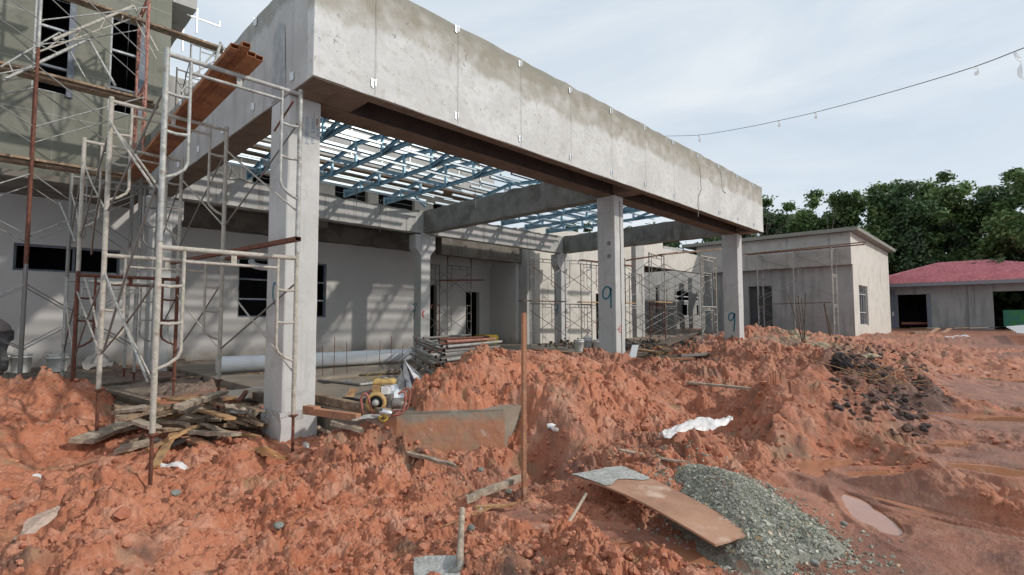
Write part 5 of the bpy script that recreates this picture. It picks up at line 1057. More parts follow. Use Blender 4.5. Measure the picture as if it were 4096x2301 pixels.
# plastic bags on the slab edge
for (px,py,z,mt,lb,h) in ((1181,1060,.20,'red_plastic','knotted red plastic bag hanging over the slab edge',.20),(1187,1035,.34,'amber','small knotted orange-brown bag above the red one',.11)):
    c_=PZ(px,py,z); mb=MB(); mb.lathe(c_-Vector((0,0,h/2)),[(.0,0),(.03,.01),(.05,h*.25),(.048,h*.5),(.025,h*.75),(.010,h*.86),(.028,h)],12)
    R_=random.Random(px); mb.v=[(a+R_.uniform(-.008,.008),b_+R_.uniform(-.008,.008),c2+R_.uniform(-.006,.006)) for a,b_,c2 in mb.v]; obj('plastic_bag',mb,MT[mt],label=lb,cat='plastic bag')
def bottle(p,d,L_,r,mt,lb,cap=None,name='bottle'):
    d=Vector(d).normalized(); t=thing(name,p,lb,'bottle'); mb=MB(); mb.lathe(p,[(0,0),(r*.9,.0),(r,.01),(r,L_*.62),(r*.85,L_*.7),(r*.36,L_*.88),(r*.36,L_)],14,d); obj('body',mb,MT[mt],t)
    if cap: mb=MB(); mb.lathe(Vector(p)+d*L_,[(0,0),(r*.45,0),(r*.45,L_*.09),(0,L_*.09)],12,d); obj('cap',mb,MT[cap],t)
bottle(PZ(768,1118,.10),(-.25,-.85,.05),.19,.032,'film_thin','empty clear plastic bottle lying at the foot of the near column','plastic_white')
bottle(PZ(1404,1082,.20),(-.5,.3,.15),.09,.022,'film_thin','small bottle with blue cap on the clay right of the stake','blue')
bottle(PZ(1376,1073,.22),(.5,-.5,.1),.10,.03,'plastic_white','crushed white cup-shaped bottle on the clay next to the blue-capped one')
bottle(PZ(1511,975,.48),(.2,-.4,-.4),.16,.022,'film','small pale bottle stuck in the side of the red ridge')
# small finds
def rock(px,py,z,s_,mt,lb,fl=.7):
    p=PZ(px,py,z); mb=MB(); R_=random.Random(px*7+py); lump(mb,p.x,p.y,p.z+s_*.3,s_); o=obj('stone',mb,MT[mt],label=lb,cat='stone'); 
    o.data.polygons.foreach_set('use_smooth',[False]*len(o.data.polygons)); m_=o.modifiers.new('sub','SUBSURF'); m_.levels=m_.render_levels=1; return o
MT['greystone']=mat('grey_green_stone',(.24,.25,.22),.85,noise=[((.15,.155,.14),12,.45,.6),((.38,.36,.32),25,.6,.7)],bump=.5,bscale=40)
for q_ in ((443,1245,.03,.055,'greystone','grey angular stone on the clay below the screw jack'),(482,1120,.08,.06,'greystone','pale grey stone below the timber pile'),(772,1195,.06,.055,'clod','rounded pink clod below the near column'),(700,1328,.03,.045,'greystone','buried grey stone in the lower left foreground'),(1185,1335,0,.05,'greystone','small stone right of the shovel handle'),(1210,1185,.0,.04,'greystone','small dark stone in the trench'),(1280,1240,-.1,.05,'greystone','grey stone in the shade beside the stake'),(1330,1490-90,.02,.05,'clod','pinkish lump by the bottom edge'),(850,1195,.05,.03,'greystone','little grey stone among clods left of the lower plank'),(905,1185,.05,.035,'greystone','flat little stone near the lower plank'),(2050,1420,-.02,.04,'greystone','stray pale stone in the wet mud at lower right'),(2122,1320,-.03,.035,'greystone','stray stone right of the gravel heap'),(1935,1320,0,.04,'greystone','stray stone at the gravel heap foot')): rock(*q_)
# pile of split timber left of the near column
W=[((252,985,.42),(640,1095,.10),.11,.075,'wood_dark','long squared beam sloping down across the timber pile',0),
((200,1112,.14),(378,1045,.22),.20,.05,'wood_grey','broad grey split slab at the left of the timber pile',1),
((290,1133,.12),(400,1108,.16),.09,.05,'wood_grey','pointed grey offcut sticking out at the front of the timber pile',1),
((320,1115,.14),(505,1048,.26),.10,.035,'wood','brown splintered board over the broad slab',1),
((385,1125,.14),(490,1075,.24),.07,.04,'wood_orange','fresh yellow split end at the front of the pile',1),
((390,1170,.04),(435,1095,.20),.08,.025,'wood_orange','charred orange lath pointing at the screw jack',1),
((430,1090,.20),(600,1020,.36),.10,.03,'wood','board crossing the top of the timber pile',1),
((432,1020,.34),(598,1000,.40),.06,.035,'wood_orange','straight orange lath lying level at the back of the pile',0),
((560,985,.48),(520,1018,.36),.05,.05,'wood_red','stubby red batten standing askew at the back of the pile',0),
((600,1012,.44),(620,985,.50),.05,.04,'rust','short rusty channel leaning up beside the pile',0),
((520,1040,.30),(640,1072,.22),.09,.03,'wood','split board dipping towards the near column',1),
((450,1075,.22),(560,1105,.12),.10,.03,'wood_dark','dark wet board low in the timber pile',1),
((470,1100,.16),(530,1125,.08),.10,.03,'wood_red','reddish slab end below the dark wet board',1),
((575,1030,.34),(585,1075,.20),.09,.03,'wood','short upright offcut near the middle of the pile',1),
((620,1050,.28),(670,1075,.18),.07,.05,'wood','dumpy offcut just left of the near column',1),
((425,1120,.12),(560,1075,.2),.06,.04,'char','burnt black stick through the front of the pile',1),
((470,1050,.3),(560,1085,.22),.08,.03,'wood_grey','grey sliver in the heart of the pile',1),
((505,1075,.2),(650,1100,.12),.05,.03,'wood_orange','slim orange splinter low on the right of the pile',1),
((330,1040,.22),(470,1060,.24),.05,.03,'wood_dark','dark lath under the long beam',1),
((410,1000,.35),(500,1010,.33),.07,.02,'wood_red','thin red board behind the long beam',1)]
random.seed(21)
for a,b_,wd_,th,m_,lb,jg in W: plank(PZ(*a),PZ(*b_),wd_,th,m_,lb,jag=bool(jg),tw_=random.uniform(-.25,.35) if jg else 0,name='timber_offcut' if jg else 'timber')
plank(PZ(190,980,.33),PZ(640,930,.36),.10,.06,'wood_dark','long dark sleeper on the grey rubble behind the timber pile',jag=True,name='timber'); plank(PZ(410,925,.36),PZ(560,905,.38),.08,.02,'wood_dark','thin wet board far back by the white wall',jag=True); plank(PZ(470,950,.36),PZ(665,938,.42),.09,.03,'wood','flat weathered board left of the near column base'); plank(PZ(450,1120*0+930,.36),PZ(545,945,.36),.10,.03,'wood','loose board beside the rusty post foot',jag=True)
plank(PZ(645,995,.45),PZ(690,1012,.45),.10,.10,'wood_dark','squared timber end peeping out left of the near column',name='timber')
plank(PZ(795,1000,.46),PZ(975,1040,.44),.09,.09,'wood','long squared timber on the slab right of the near column',name='timber'); plank(PZ(795,1036,.44),PZ(902,1050,.42),.08,.07,'wood_red','short squared timber in front of the long one',name='timber'); plank(PZ(770,1030,.45),PZ(798,1034,.45),.09,.09,'wood_red','timber stub half hidden by the near column',name='timber'); plank(PZ(870,1010,.42),PZ(890,980,.52),.09,.03,'wood_orange','short orange offcut propped up beside the pump hose',jag=True)
plank(PZ(800,1075,.30),PZ(850,1100,.14),.04,.03,'wood_grey','thin stick on the soil at the right foot of the near column',jag=True); plank(PZ(835,1062,.36),PZ(905,1080,.3),.09,.04,'wood_grey','broken pale board end on the soil right of the near column',jag=True)
plank(PZ(0,1250,.05),PZ(85,1278,.03),.07,.02,'wood_red','reddish board end lying at the left edge',jag=True); plank(PZ(190,1170,.06),PZ(255,1150,.07),.05,.015,'wood_red','reddish sliver of board on the clay at left',jag=True)
# ------------------------------------------------------------------ stack of scaffold tubes on the slab, each tube its own
random.seed(31)
P0=PZ(1130,935,.40); U_=(PZ(1260,905,.40)-PZ(1060,935,.40)); U_=Vector((1,.02,0)); V_=Vector((0,1,0))
Q1=PZ(1112,952,.43);Q2=PZ(1258,925,.43);Q3=PZ(1040,908,.43); D1=(Q2-Q1); D3=(Q3-Q1)
pc=['galv','galv','galv_dark','rust','galv','rust_pink','galv_dark','wood_orange','rust','galv','galv','galv_dark']
adj=['bright','dented','dull','rust-brown','cement-spotted','flaking red','mud-stained','orange-rusted','dark rusty','greenish','pale','grey']
ordn=['bottom','second','third','fourth','fifth','sixth','seventh','eighth','ninth','top']
rows_=['front','middle','back']
for lay in range(9):
    for k in range(3):
        z=.43+lay*.075; o_=D3*(.02+.30*k+random.uniform(-.03,.03)); st=random.uniform(-.12,.12)+.04*k; L_=random.uniform(.86,1.08); i_=(lay*5+k*3+(lay*lay)%3)%12
        a=Q1+o_+D1*st; b_=Q1+o_+D1*(st+L_)+Vector((0,random.uniform(-.1,.1),0)); a.z=z+random.uniform(-.01,.01); b_.z=z+random.uniform(-.02,.02)
        mb=MB(); mb.tube([a,b_],.027,10,cap=False); mb.tube([b_,a],.021,8,cap=False)
        obj('scaffold_tube',mb,MT[pc[i_]],label='%s tube in the %s row of the stack, %s layer'%(adj[i_],rows_[k],ordn[lay]),cat='scaffold tube',group='scaffold tubes stacked on the slab')
for k in range(8):
    z=.465+k*.075; a=Q1+D1*(random.uniform(-.05,.02))-D3*.05; b_=a+D3*random.uniform(.95,1.15)+D1*random.uniform(-.06,.06); a.z=z; b_.z=z+.01; mb=MB(); mb.tube([a,b_],.025,8,cap=False)
    obj('scaffold_tube',mb,MT[pc[(k*7)%12]],label='%s cross tube at the left end of the stack, %s from below'%(adj[(k*7)%12],['lowest','second','third','fourth','fifth','sixth','seventh','eighth'][k]),cat='scaffold tube',group='scaffold tubes stacked on the slab')
mb=MB(); p_=PZ(1196,952,.42); mb.box(p_.x-.06,p_.x+.06,p_.y-.1,p_.y+.1,.41,.53); obj('wood_block',mb,MT['wood'],label='square wooden block in front of the tube stack',cat='wood block')
for a,b_,m_,lb in ((PZ(800,957,.42),PZ(905,968,.42),'galv_dark','short tube angled on the slab left of the foil'),(PZ(905,968,.43),PZ(1050,950,.43),'galv','long thin tube on the slab behind the foil'),(PZ(815,948,.42),PZ(1030,938,.42),'wood_dark','dark wet batten lying across the slab before the white pipe')):
    mb=MB(); mb.tube([a,b_],.022,8); obj('tube',mb,MT[m_],label=lb,cat='tube')
# big white drain pipe
a=PZ(525,930,.45); b_=PZ(1050,905,.45); b_=Vector((a.x+4.4,a.y-.55,.58)); a=PZ(530,930,.55); 
pa_=PZ(545,918,.58); pb_=PZ(1040,893,.58)
pp=thing('drain_pipe',pa_,'long thick white plastic drain pipe lying on the slab in front of the rear wall','pipe'); mb=MB(); mb.tube([pa_,pb_],.155,24); obj('pipe',mb,MT['pvc'],pp)
d_=(pb_-pa_).normalized(); mb=MB(); mb.tube([pa_+d_*2.9,pa_+d_*2.94],.166,24); obj('socket',mb,MT['pvc'],pp)
# starter bars
random.seed(41)
SB=[(828,915,832,950),(856,905,858,945),(878,905,910,960),(890,930,925,960),(952,903,955,945),(965,905,1000,940),(1000,902,1010,940),(1040,903,1045,935),(1060,905,1062,930),(1111,900,1120,920),(1150,890,1163,870)]
for i,(xa_,ya_) in enumerate(((812,952),(840,950),(873,945),(953,938),(983,932),(1010,930),(1044,926),(1075,922),(1106,915),(1140,905),(1105,885),(1140,885),(1172,882),(1235,880),(1250,878),(1285,870),(1300,872))):
    b0=PZ(xa_,ya_,.40); L_=random.uniform(.45,.75) if i<10 else random.uniform(.3,.45); l0=Vector((random.uniform(-.08,.08),random.uniform(-.05,.05),1)).normalized(); mb=MB(); mb.tube([b0+Vector((.06,0,.0)),b0+Vector((.03,0,.01)),b0+l0*.06,b0+l0*L_],.006,5)
    obj('starter_bar',mb,MT['rust'],label='thin rusty starter bar standing out of the slab kerb',cat='rebar',group='starter bars along the slab kerb')
mb=MB(); mb.prism([PZ(780,960,.40),PZ(1110,925,.40),PZ(1110,919,.40),PZ(780,954,.40)],(0,0,.05)); obj('kerb',mb,MT['floor'],kind='structure')
for a,b_,m_,lb in ((PZ(780,912,.45),PZ(1030,890,.45),'wood','weathered form boards along the foot of the rear wall'),(PZ(860,905,.5),PZ(985,895,.52),'wood_dark','upper form board leaning by the rear wall')): plank(a,b_,.12,.06,m_,lb,jag=True)
mb=MB(); mb.tube(smooth([PZ(920,948,.42),PZ(935,938,.44),PZ(965,935,.43),PZ(948,948,.42),PZ(925,955,.42)]),.006,5); obj('yellow_strap',mb,MT['matyellow'],label='loose yellow strapping on the slab under the white pipe',cat='strap')
# ------------------------------------------------------------------ motor pump
pm=thing('water_pump',PZ(960,1038,.40),'small yellow-tanked petrol water pump in a bent red tube frame on the slab edge','water pump')
o=PZ(962,1040,.40); ux=Vector((.70,-.71,0)); uy=Vector((.71,.70,0)); uz=Vector((0,0,1)); S_=.86
def L3(a,b_,c_): return o+(ux*a+uy*b_+uz*c_)*S_
def lbox(a0,a1,b0,b1,c0,c1): 
    mb=MB(); mb.hexa([L3(a0,b0,c0),L3(a1,b0,c0),L3(a1,b1,c0),L3(a0,b1,c0)],[L3(a0,b0,c1),L3(a1,b0,c1),L3(a1,b1,c1),L3(a0,b1,c1)]); return mb
mb=MB(); mb.add([L3(*q_) for q_ in ((-.10,-.08,.37),(.15,-.08,.37),(.15,.08,.37),(-.10,.08,.37),(-.115,-.09,.40),(.165,-.09,.40),(.165,.09,.40),(-.115,.09,.40),(-.09,-.07,.445),(.14,-.07,.445),(.14,.07,.445),(-.09,.07,.445))],[(3,2,1,0),(0,1,5,4),(1,2,6,5),(2,3,7,6),(3,0,4,7),(4,5,9,8),(5,6,10,9),(6,7,11,10),(7,4,8,11),(8,9,10,11)]); tk=obj('fuel_tank',mb,MT['yellow'],pm,bevel=.008)
mb=MB(); mb.lathe(L3(.02,0,.445),[(0,0),(.035,0),(.035,.014),(0,.014)],14); obj('filler_cap',mb,MT['engine'],tk)
mb=MB(); mb.lathe(L3(-.05,-.09,.16),[(.0,.0),(.10,.0),(.112,.02),(.112,.055),(.085,.07),(.075,.062)],24,-uy); fh=obj('fan_housing',mb,MT['yellow'],pm)
mb=MB(); mb.lathe(L3(-.05,-.135,.16),[(0,0),(.078,0),(.078,.01),(0,.01)],20,-uy); obj('recoil_recess',mb,MT['black'],fh)
mb=lbox(-.10,-.01,-.13,-.02,.24,.37); obj('cowl_neck',mb,MT['yellow'],fh)
mb=MB(); mb.lathe(L3(-.05,-.19,.16),[(0,.02),(.03,.02),(.036,.0),(.038,-.03)],14,-uy); obj('recoil_hub',mb,MT['galv'],fh)
mb=lbox(-.02,.13,-.09,.07,.05,.24)
for k in range(6): q_=lbox(-.025,.135,-.10,.075,.065+k*.028,.072+k*.028); mb.add(q_.v,q_.f)
obj('engine_block',mb,MT['engine'],pm); obj('silencer_box',lbox(.0,.10,-.115,.0,.255,.355),MT['plastic_white'],pm,bevel=.006)
mb=MB(); mb.tube([L3(.14,-.02,.13),L3(.26,-.02,.13)],.06,16); mb.tube([L3(.24,-.02,.13),L3(.30,.0,.10)],.035,12); obj('pump_body',mb,MT['engine'],pm)
for s_ in (-1,1):
    yy=.15*s_-.02
    mb=MB(); mb.tube(smooth([L3(-.20,yy,.02),L3(-.23,yy,.20),L3(-.20,yy,.27),L3(-.15,yy,.25),L3(-.10,yy,.10),L3(-.05,yy,.015),L3(.25,yy,.015),L3(.31,yy,.10),L3(.33,yy,.26),L3(.29,yy,.30),L3(.24,yy,.27)],5),.0125,8); obj('carrying_frame',mb,MT['redpaint'],pm)
mb=MB(); mb.tube([L3(-.05,-.17,.015),L3(-.05,.13,.015)],.011,6); mb.tube([L3(.2,-.17,.015),L3(.2,.13,.015)],.011,6); obj('cross_bar',mb,MT['redpaint'],pm)
hs_=smooth([L3(-.10,.1,.05),PZ(930,1008,.45),PZ(905,1010,.44),PZ(880,1005,.44),PZ(862,1006,.43)],5); mb=MB(); mb.tube(hs_,.032,10); obj('hose',mb,MT['char'],label='stiff dark suction hose lying left of the pump',cat='hose')
cn=thing('drink_can',PZ(970,1052,.42),'printed drink can lying against the pump frame','can'); mb=MB(); d_=Vector((.75,-.45,-.25)); mb.lathe(PZ(955,1034,.49),[(0,0),(.026,.0),(.033,.012),(.033,.118),(.028,.128),(.0,.126)],16,d_); obj('can',mb,MT['can'],cn); mb=MB(); mb.tube(smooth([PZ(955,1050,.43),PZ(965,1046,.44),PZ(975,1052,.43),PZ(965,1060,.43),PZ(955,1056,.42),PZ(955,1050,.43)]),.010,6); obj('yellow_ring',mb,MT['matyellow'],cn)
# silver foil thrown over something: a peaked crumpled tent with dark inside
random.seed(51)
ap=PY(1018,905,PZ(1018,1000,.4).y+.1); base_=[PZ(925,1000,.41),PZ(955,960,.43),PZ(1000,975,.42),PZ(1082,975,.45),PZ(1090,985,.42),PZ(1052,1012,.41)]
fo=thing('foil_sheet',PZ(1010,1000,.4),'crumpled silver foil sheet peaked over the pump, dark blue inside its fold','foil sheet')
def tri(a,b_,c_,n_=9,am=.03,seed=0):
    R_=random.Random(seed); a,b_,c_=Vector(a),Vector(b_),Vector(c_); nn=(b_-a).cross(c_-a).normalized(); vs=[];idx={};fs=[]
    for i in range(n_+1):
        for j in range(n_+1-i):
            u,v=i/n_,j/n_; p_=a*(1-u-v)+b_*u+c_*v; e=1 if (0<i and 0<j and i+j<n_) else .25; idx[i,j]=len(vs); vs.append(p_+nn*R_.uniform(-am,am)*e)
    for i in range(n_):
        for j in range(n_-i):
            fs.append((idx[i,j],idx[i+1,j],idx[i,j+1])); 
            if i+j<n_-1: fs.append((idx[i+1,j],idx[i+1,j+1],idx[i,j+1]))
    mb=MB(); mb.add(vs,fs); return mb
mid1=PZ(1047,1010,.42); ap2=ap+Vector((.02,.12,-.02))
for i,(a,b_,c_) in enumerate(((ap,PZ(1005,985,.42),mid1),(ap,PZ(1000,960,.42),PZ(1005,985,.42)))): obj('fold',tri(a,b_,c_,8,.035,i),MT['foil'],fo)
obj('fold',tri(ap,PZ(1060,985,.44),PZ(1086,974,.44),7,.03,7),MT['foil'],fo)
q_=tri(ap+Vector((0,.10,-.05)),PZ(1076,975,.42)+Vector((0,.2,0)),PZ(1046,1000,.42)+Vector((0,.2,0)),8,.02,8); obj('lining',q_,MT['foil_in'],fo)
obj('fold',tri(PY(985,952,PZ(990,1000,.4).y+.15),PZ(930,1010,.42),PZ(1030,1008,.42),9,.04,9),MT['foil'],fo); obj('fold',tri(PY(945,978,PZ(940,1000,.4).y),PZ(918,1008,.41),PZ(985,1015,.42),8,.03,10),MT['foil'],fo)
obj('fold',tri(ap,ap.lerp(PZ(1088,978,.44),1.0),ap.lerp(PZ(1084,972,.44),.98)+Vector((.05,.1,.0)),6,.015,11),MT['foil'],fo)
# buckets
def bucket(px,py,z,h,r,lb,lid=False,bag=False):
    p_=PZ(px,py,z); t=thing('bucket',p_,lb,'bucket','white buckets on site'); mb=MB(); mb.lathe(p_,[(0,.0),(r*.84,0),(r*.86,.01),(r*.97,h*.78),(r*1.06,h*.79),(r*1.06,h*.83),(r*.99,h*.84),(r*1.0,h*.97),(r*1.05,h*.975),(r*1.05,h),(r*.96,h),(r*.82,.03),(0,.03)] if not lid else [(0,.0),(r*.84,0),(r*.86,.01),(r*.97,h*.78),(r*1.06,h*.79),(r*1.06,h*.83),(r*.99,h*.84),(r*1.0,h*.93),(r*1.08,h*.93),(r*1.08,h),(0,h)],20); obj('pail',mb,MT['plastic_white'],t)
    mb=MB(); hp=[p_+Vector((math.cos(a_)*r*1.03*.72+ (-.69)*0,-.69*math.cos(a_)*r*1.03,h*.82-abs(math.sin(a_))*r*1.1))+Vector((-.3*math.sin(a_)*r,-.35*math.sin(a_)*r,0)) for a_ in np.linspace(0,PI,9)]; mb.tube(hp,.0035,5); obj('wire_handle',mb,MT['black'],t)
    if bag: 
        q2=MB(); q2.lathe(p_+Vector((0,0,h)),[(r*1.0,-.02),(r*.8,.04),(r*.3,.10),(.02,.16),(0,.17)],12); q2.v=[(a+random.uniform(-.02,.02),b2+random.uniform(-.02,.02),c2+random.uniform(-.015,.015)) for a,b2,c2 in q2.v]; obj('plastic_cover',q2,MT['film_thin'],t)
bucket(1457,884,.40,.37,.155,'left white bucket of the three before the sunlit wall',lid=True); bucket(1478,878,.40,.37,.155,'white bucket with clear plastic over it, second before the sunlit wall',bag=True); bucket(1505,884,.40,.37,.155,'white bucket nearest the middle front column'); bucket(1514,866,.40,.55,.15,'tall stacked white pails half hidden by the middle front column',lid=True)
bucket(143,935,.42,.33,.17,'white bucket by the dark ground floor wall, right of the bent worker',lid=False); bucket(52,938,.42,.37,.16,'white bucket behind the legs of the bent worker',lid=True); bucket(6,940,.42,.40,.16,'white bucket at the very left edge behind the bent worker',lid=True)
# yellow boards in the recess
for k in range(9): mb=MB(); x_,y_=PY(1224,862,15.35).x+random.uniform(-.06,.04)-(.06 if k<3 else 0),15.35; mb.box(x_-.38,x_+.38,y_-.3,y_+.3,.41+k*.042,.41+k*.042+.030); obj('yellow_board',mb,MT['matyellow'],label='yellow board in the low recess stack, %s from the floor'%['lowest','second','third','fourth','fifth','sixth','seventh','eighth','ninth'][k],cat='board',group='yellow boards stacked in the recess')
# polythene bundles by the left wall
crumple([PZ(115,925,.5),PZ(135,905,.6),PZ(160,925,.5)],.35,'clear polythene bundle by the white bucket at the left wall','film_thin','plastic sheet','plastic_sheet',.06,15,hump=.25)
crumple([PZ(200,930,.42),PZ(240,915,.5),PZ(290,920,.46)],.45,'clear polythene heap behind the rust-brown scaffold post','film_thin','plastic sheet','plastic_sheet',.08,16,hump=.25)
# court debris between the right front columns
random.seed(61)
db=[((1585,905),(1745,903),'wood_red'),((1590,893),(1700,880),'wood_dark'),((1650,898),(1760,893),'wood_dark'),((1600,912),(1720,912),'wood_dark'),((1665,868),(1760,835),'wood_dark'),((1700,880),(1790,872),'plastic_white'),((1725,868),(1745,845),'wood'),((1685,886),(1660,870),'wood_orange'),((1590,868),(1690,862),'wood_grey'),((1710,895),(1800,890),'galv_dark'),((1610,880),(1660,888),'wood_orange'),((1740,880),(1825,865),'rust'),((1640,905),(1690,917),'wood'),((1590,920),(1700,921),'wood_dark'),((1700,865),(1760,872),'wood_red'),((1420,893),(1510,905),'wood_dark'),((1345,880),(1490,893),'wood_red')]
dl_=['reddish plank along the front of the court debris','dark plank slanting through the court debris','second dark plank right of the slanting one','soaked plank nearest the red ridge in the court','long dark beam tilted up among the scaffold feet','pale sheet strip lying in the court debris','short stump standing in the court debris','orange board end left in the court debris','grey batten at the back of the court debris','grey tube along the right of the court debris','orange offcut behind the front planks','rusty bar propped towards the far right front column','short board overlapping the front planks','black-wet board lowest at the front of the court','red board behind the pale sheet strip','dark joist on the wet slab left of the middle front column','long reddish joist at the foot of the rear right column']
for (a,b_,m_),lb in zip(db,dl_): plank(PZ(*a,.46+random.uniform(0,.1)+(.5 if 'tilted' in lb else 0)),PZ(*b_,.46+random.uniform(0,.12)),random.uniform(.12,.25),.05,m_,lb,jag=True)
mb=MB()
for i in range(2600):
    x=random.gauss(16.0,2.2);y=random.gauss(9.0,1.6); 
    if not(14.3<x<24 and 6.3<y<13): continue
    s_=random.choice((.03,.05,.08,.12)); stone_batch(mb,x,y,.42+abs(random.gauss(0,.10))*math.exp(-((x-16)/3)**2),s_*random.uniform(.5,1))
MT['rubble']=mat('mixed_site_rubble',(.16,.14,.11),.9,noise=[((.07,.06,.055),4,.42,.58),((.36,.34,.31),6,.58,.66),((.30,.15,.08),3,.6,.68)])
mb.sm=[False]*len(mb.f); obj('rubble',mb,MT['rubble'],label='mixed grey building rubble and scraps spread across the court floor',cat='rubble',kind='stuff')
mb=MB(); mb.prism([PZ(1583,900,.45),PZ(1600,900,.45),PZ(1607,868,.75),PZ(1592,868,.75)],(0,.02,0)); obj('sheet_offcut',mb,MT['alu'],label='pale metal offcut leaning beside the middle front column',cat='sheet metal')
# things by the flat-roofed building: rebar cages, concrete lumps
for (px,py,z,hgt,lb,k_) in ((2018,852,.8,1.5,'sheaf of leaning rusty bars in the clay by the far scaffold',5),(2094,845,.62,1.5,'tight dark rusty bar bundle near the right scaffold frame',4)):
    p_=PZ(px,py,z); mb=MB(); R_=random.Random(px)
    for i in range(k_): mb.tube([p_+Vector((R_.uniform(-.1,.1),R_.uniform(-.1,.1),-.3)),p_+Vector((R_.uniform(-.35,.35),R_.uniform(-.35,.35),hgt*R_.uniform(.8,1.05)))],.013 if k_==5 else .022,6)
    obj('bar_bundle',mb,MT['wood_dark'],label=lb,cat='rebar bundle')
MT['yrock']=mat('yellowish_weathered_rock',(.36,.29,.19),.9,noise=[((.24,.20,.14),5,.45,.6),((.45,.40,.30),9,.56,.66)],bump=.8,bscale=12)
MT['dclod']=mat('dark_brown_clods',(.055,.042,.038),.9,noise=[((.16,.085,.06),2.5,.45,.62)],bump=1,bscale=20)
MT['brock']=mat('black_earth_clod',(.03,.027,.027),.85,noise=[((.09,.06,.05),9,.5,.62)],bump=1,bscale=14)
def boulder(px,py,z,s_,mt,lb,sq=(1,1,.75),seed=1,name='boulder'):
    p_=PZ(px,py,z); R_=np.random.default_rng(seed); n_=30; mb=MB(); rows=[]
    for i in range(n_+1):
        th=PI*i/n_; row=[]
        for j in range(n_*2+1):
            ph=2*PI*j/(n_*2); d=np.array([math.sin(th)*math.cos(ph),math.sin(th)*math.sin(ph),math.cos(th)])
            f_=.62+.55*float(vnoise(np.array([d[0]*1.7+seed*3.1+d[2]]),np.array([d[1]*1.7+seed*7.7-d[2]]),seed)[0])+.22*float(vnoise(np.array([d[0]*5+d[2]*3]),np.array([d[1]*5-d[2]*3]),seed+5)[0])+.22*abs(2*float(vnoise(np.array([d[0]*9+d[2]*7]),np.array([d[1]*9-d[2]*7]),seed+9)[0])-1)
            row.append(p_+Vector((d[0]*sq[0],d[1]*sq[1],d[2]*sq[2]))*s_*f_)
        rows.append(row)
    mb.sheet(rows); mb.sm=[False]*len(mb.f); return obj(name,mb,MT[mt],label=lb,cat='boulder' if 'rock' in mt else 'clod')
boulder(2010,862,.62,.30,'yrock','largest yellowish broken rock among the red mounds',(1.2,1,.7),3); boulder(2050,880,.60,.30,'yrock','yellow rock right of the largest one',(1.3,1,.6),4)
for nm,mt_,px0,px1,py0,py1,z_,n_,lb in (('dark_clods','dclod',2090,2330,880,990,.55,1500,'black and dark clods scattered down the debris mound'),('rock_chips','yrock',1960,2110,845,895,.72,380,'yellowish rock chips scattered on the far mounds')):
    mb=MB(); pts_=[PZ(random.uniform(px0,px1),random.uniform(py0,py1),z_-(.35*(i%7)/7 if nm=='dark_clods' else .1)) for i in range(n_)]; ar=np.array([(p_.x,p_.y) for p_ in pts_]); zz_=relief(ar[:,0],ar[:,1])[0]
    for (x_,y_),z2 in zip(ar,zz_): s_=random.choice((.015,.02,.03,.04,.06,.08))*random.uniform(.6,1); lump(mb,x_,y_,z2+s_*.2,s_)
    mb.sm=[False]*len(mb.f); obj(nm,mb,MT[mt_],label=lb,cat='clods' if nm=='dark_clods' else 'stones',kind='stuff')
boulder(1995,848,.80,.20,'yrock','small upright yellow rock behind the largest one',(.8,.8,1),5)
boulder(2190,905,.5,.25,'yrock','flat buff rock right of the black clod',(1.5,1,.45),6); boulder(2118,915,.62,.15,'brock','jagged black clod standing on the dark debris',(1,1,1),7,'clod'); boulder(2255,960,.35,.15,'clod','big red clod sitting on the dark debris slope',(1.1,1,.9),8,'clod'); boulder(1885,832,1.0,.2,'clod','red clod on the mound beside the far right front column',(1.2,1,.8),9,'clod')
# roofing sheets and scraps toward the house
def corr(pts,amp,nw,lb,mt='alu'):
    a,b_,c_,d=[Vector(p_) for p_ in pts]; n_=nw*6; rows=[]
    for i in range(2):
        row=[]
        for j in range(n_+1): 
            v=j/n_; p_=(a if i==0 else b_).lerp(d if i==0 else c_,v); row.append(p_+Vector((0,0,amp*math.sin(v*nw*2*PI))))
        rows.append(row)
    mb=MB(); mb.sheet(rows); mb.sheet([[q_-Vector((0,0,.006)) for q_ in r_] for r_ in rows]); return obj('roofing_sheet',mb,MT[mt],label=lb,cat='roofing sheet')
corr((PZ(2375,847,.36),PZ(2430,842,.40),PZ(2452,852,.36),PZ(2400,855,.34)),.015,6,'pale metal sheet lying flat on the red earth before the house')
corr((PZ(2530,822,.9),PZ(2575,818,1.0),PZ(2610,842,.7),PZ(2560,838,.72)),.03,5,'ribbed pale roofing sheet propped at the right edge')
plank(PZ(2340,838,.48),PZ(2360,826,.75),.25,.03,'ply','left short board leaning on the low clay bank before the house'); plank(PZ(2373,838,.45),PZ(2390,826,.72),.25,.03,'ply','right short board leaning on the low clay bank before the house')
plank(PZ(2295,838,.45),PZ(2325,836,.45),.3,.12,'wood','dark block half buried before the left house opening')
for k,(a,b_) in enumerate(((2290,2420),(2330,2500),(2400,2530),(2440,2560))): mb=MB(); mb.tube([PZ(a,826,.62+.05*k),PZ(b_,824-k,.66)],.03,6); obj('long_rod',mb,MT['galv_dark' if k%2 else 'wood'],label=['nearest thin rod along the foot of the house wall','second thin rod along the foot of the house wall','third thin rod along the foot of the house wall','farthest right thin rod along the foot of the house wall'][k],cat='rod')
bk=MB(); bk.box(HX+.6,HX+.75,hy(2600,780),hy(2523,780),.75,hz(780,2540)); obj('green_panel',bk,MT['green_board'],label='green sheet standing inside the wide right opening of the house',cat='panel')
mb=MB(); mb.tube([Vector((HX+.9,hy(2262,780),.95)),Vector((HX+1.2,hy(2330,780),.95))],.12,10); obj('red_tube',mb,MT['redpaint'],label='dark red bundle on the floor inside the left house opening',cat='pipe')
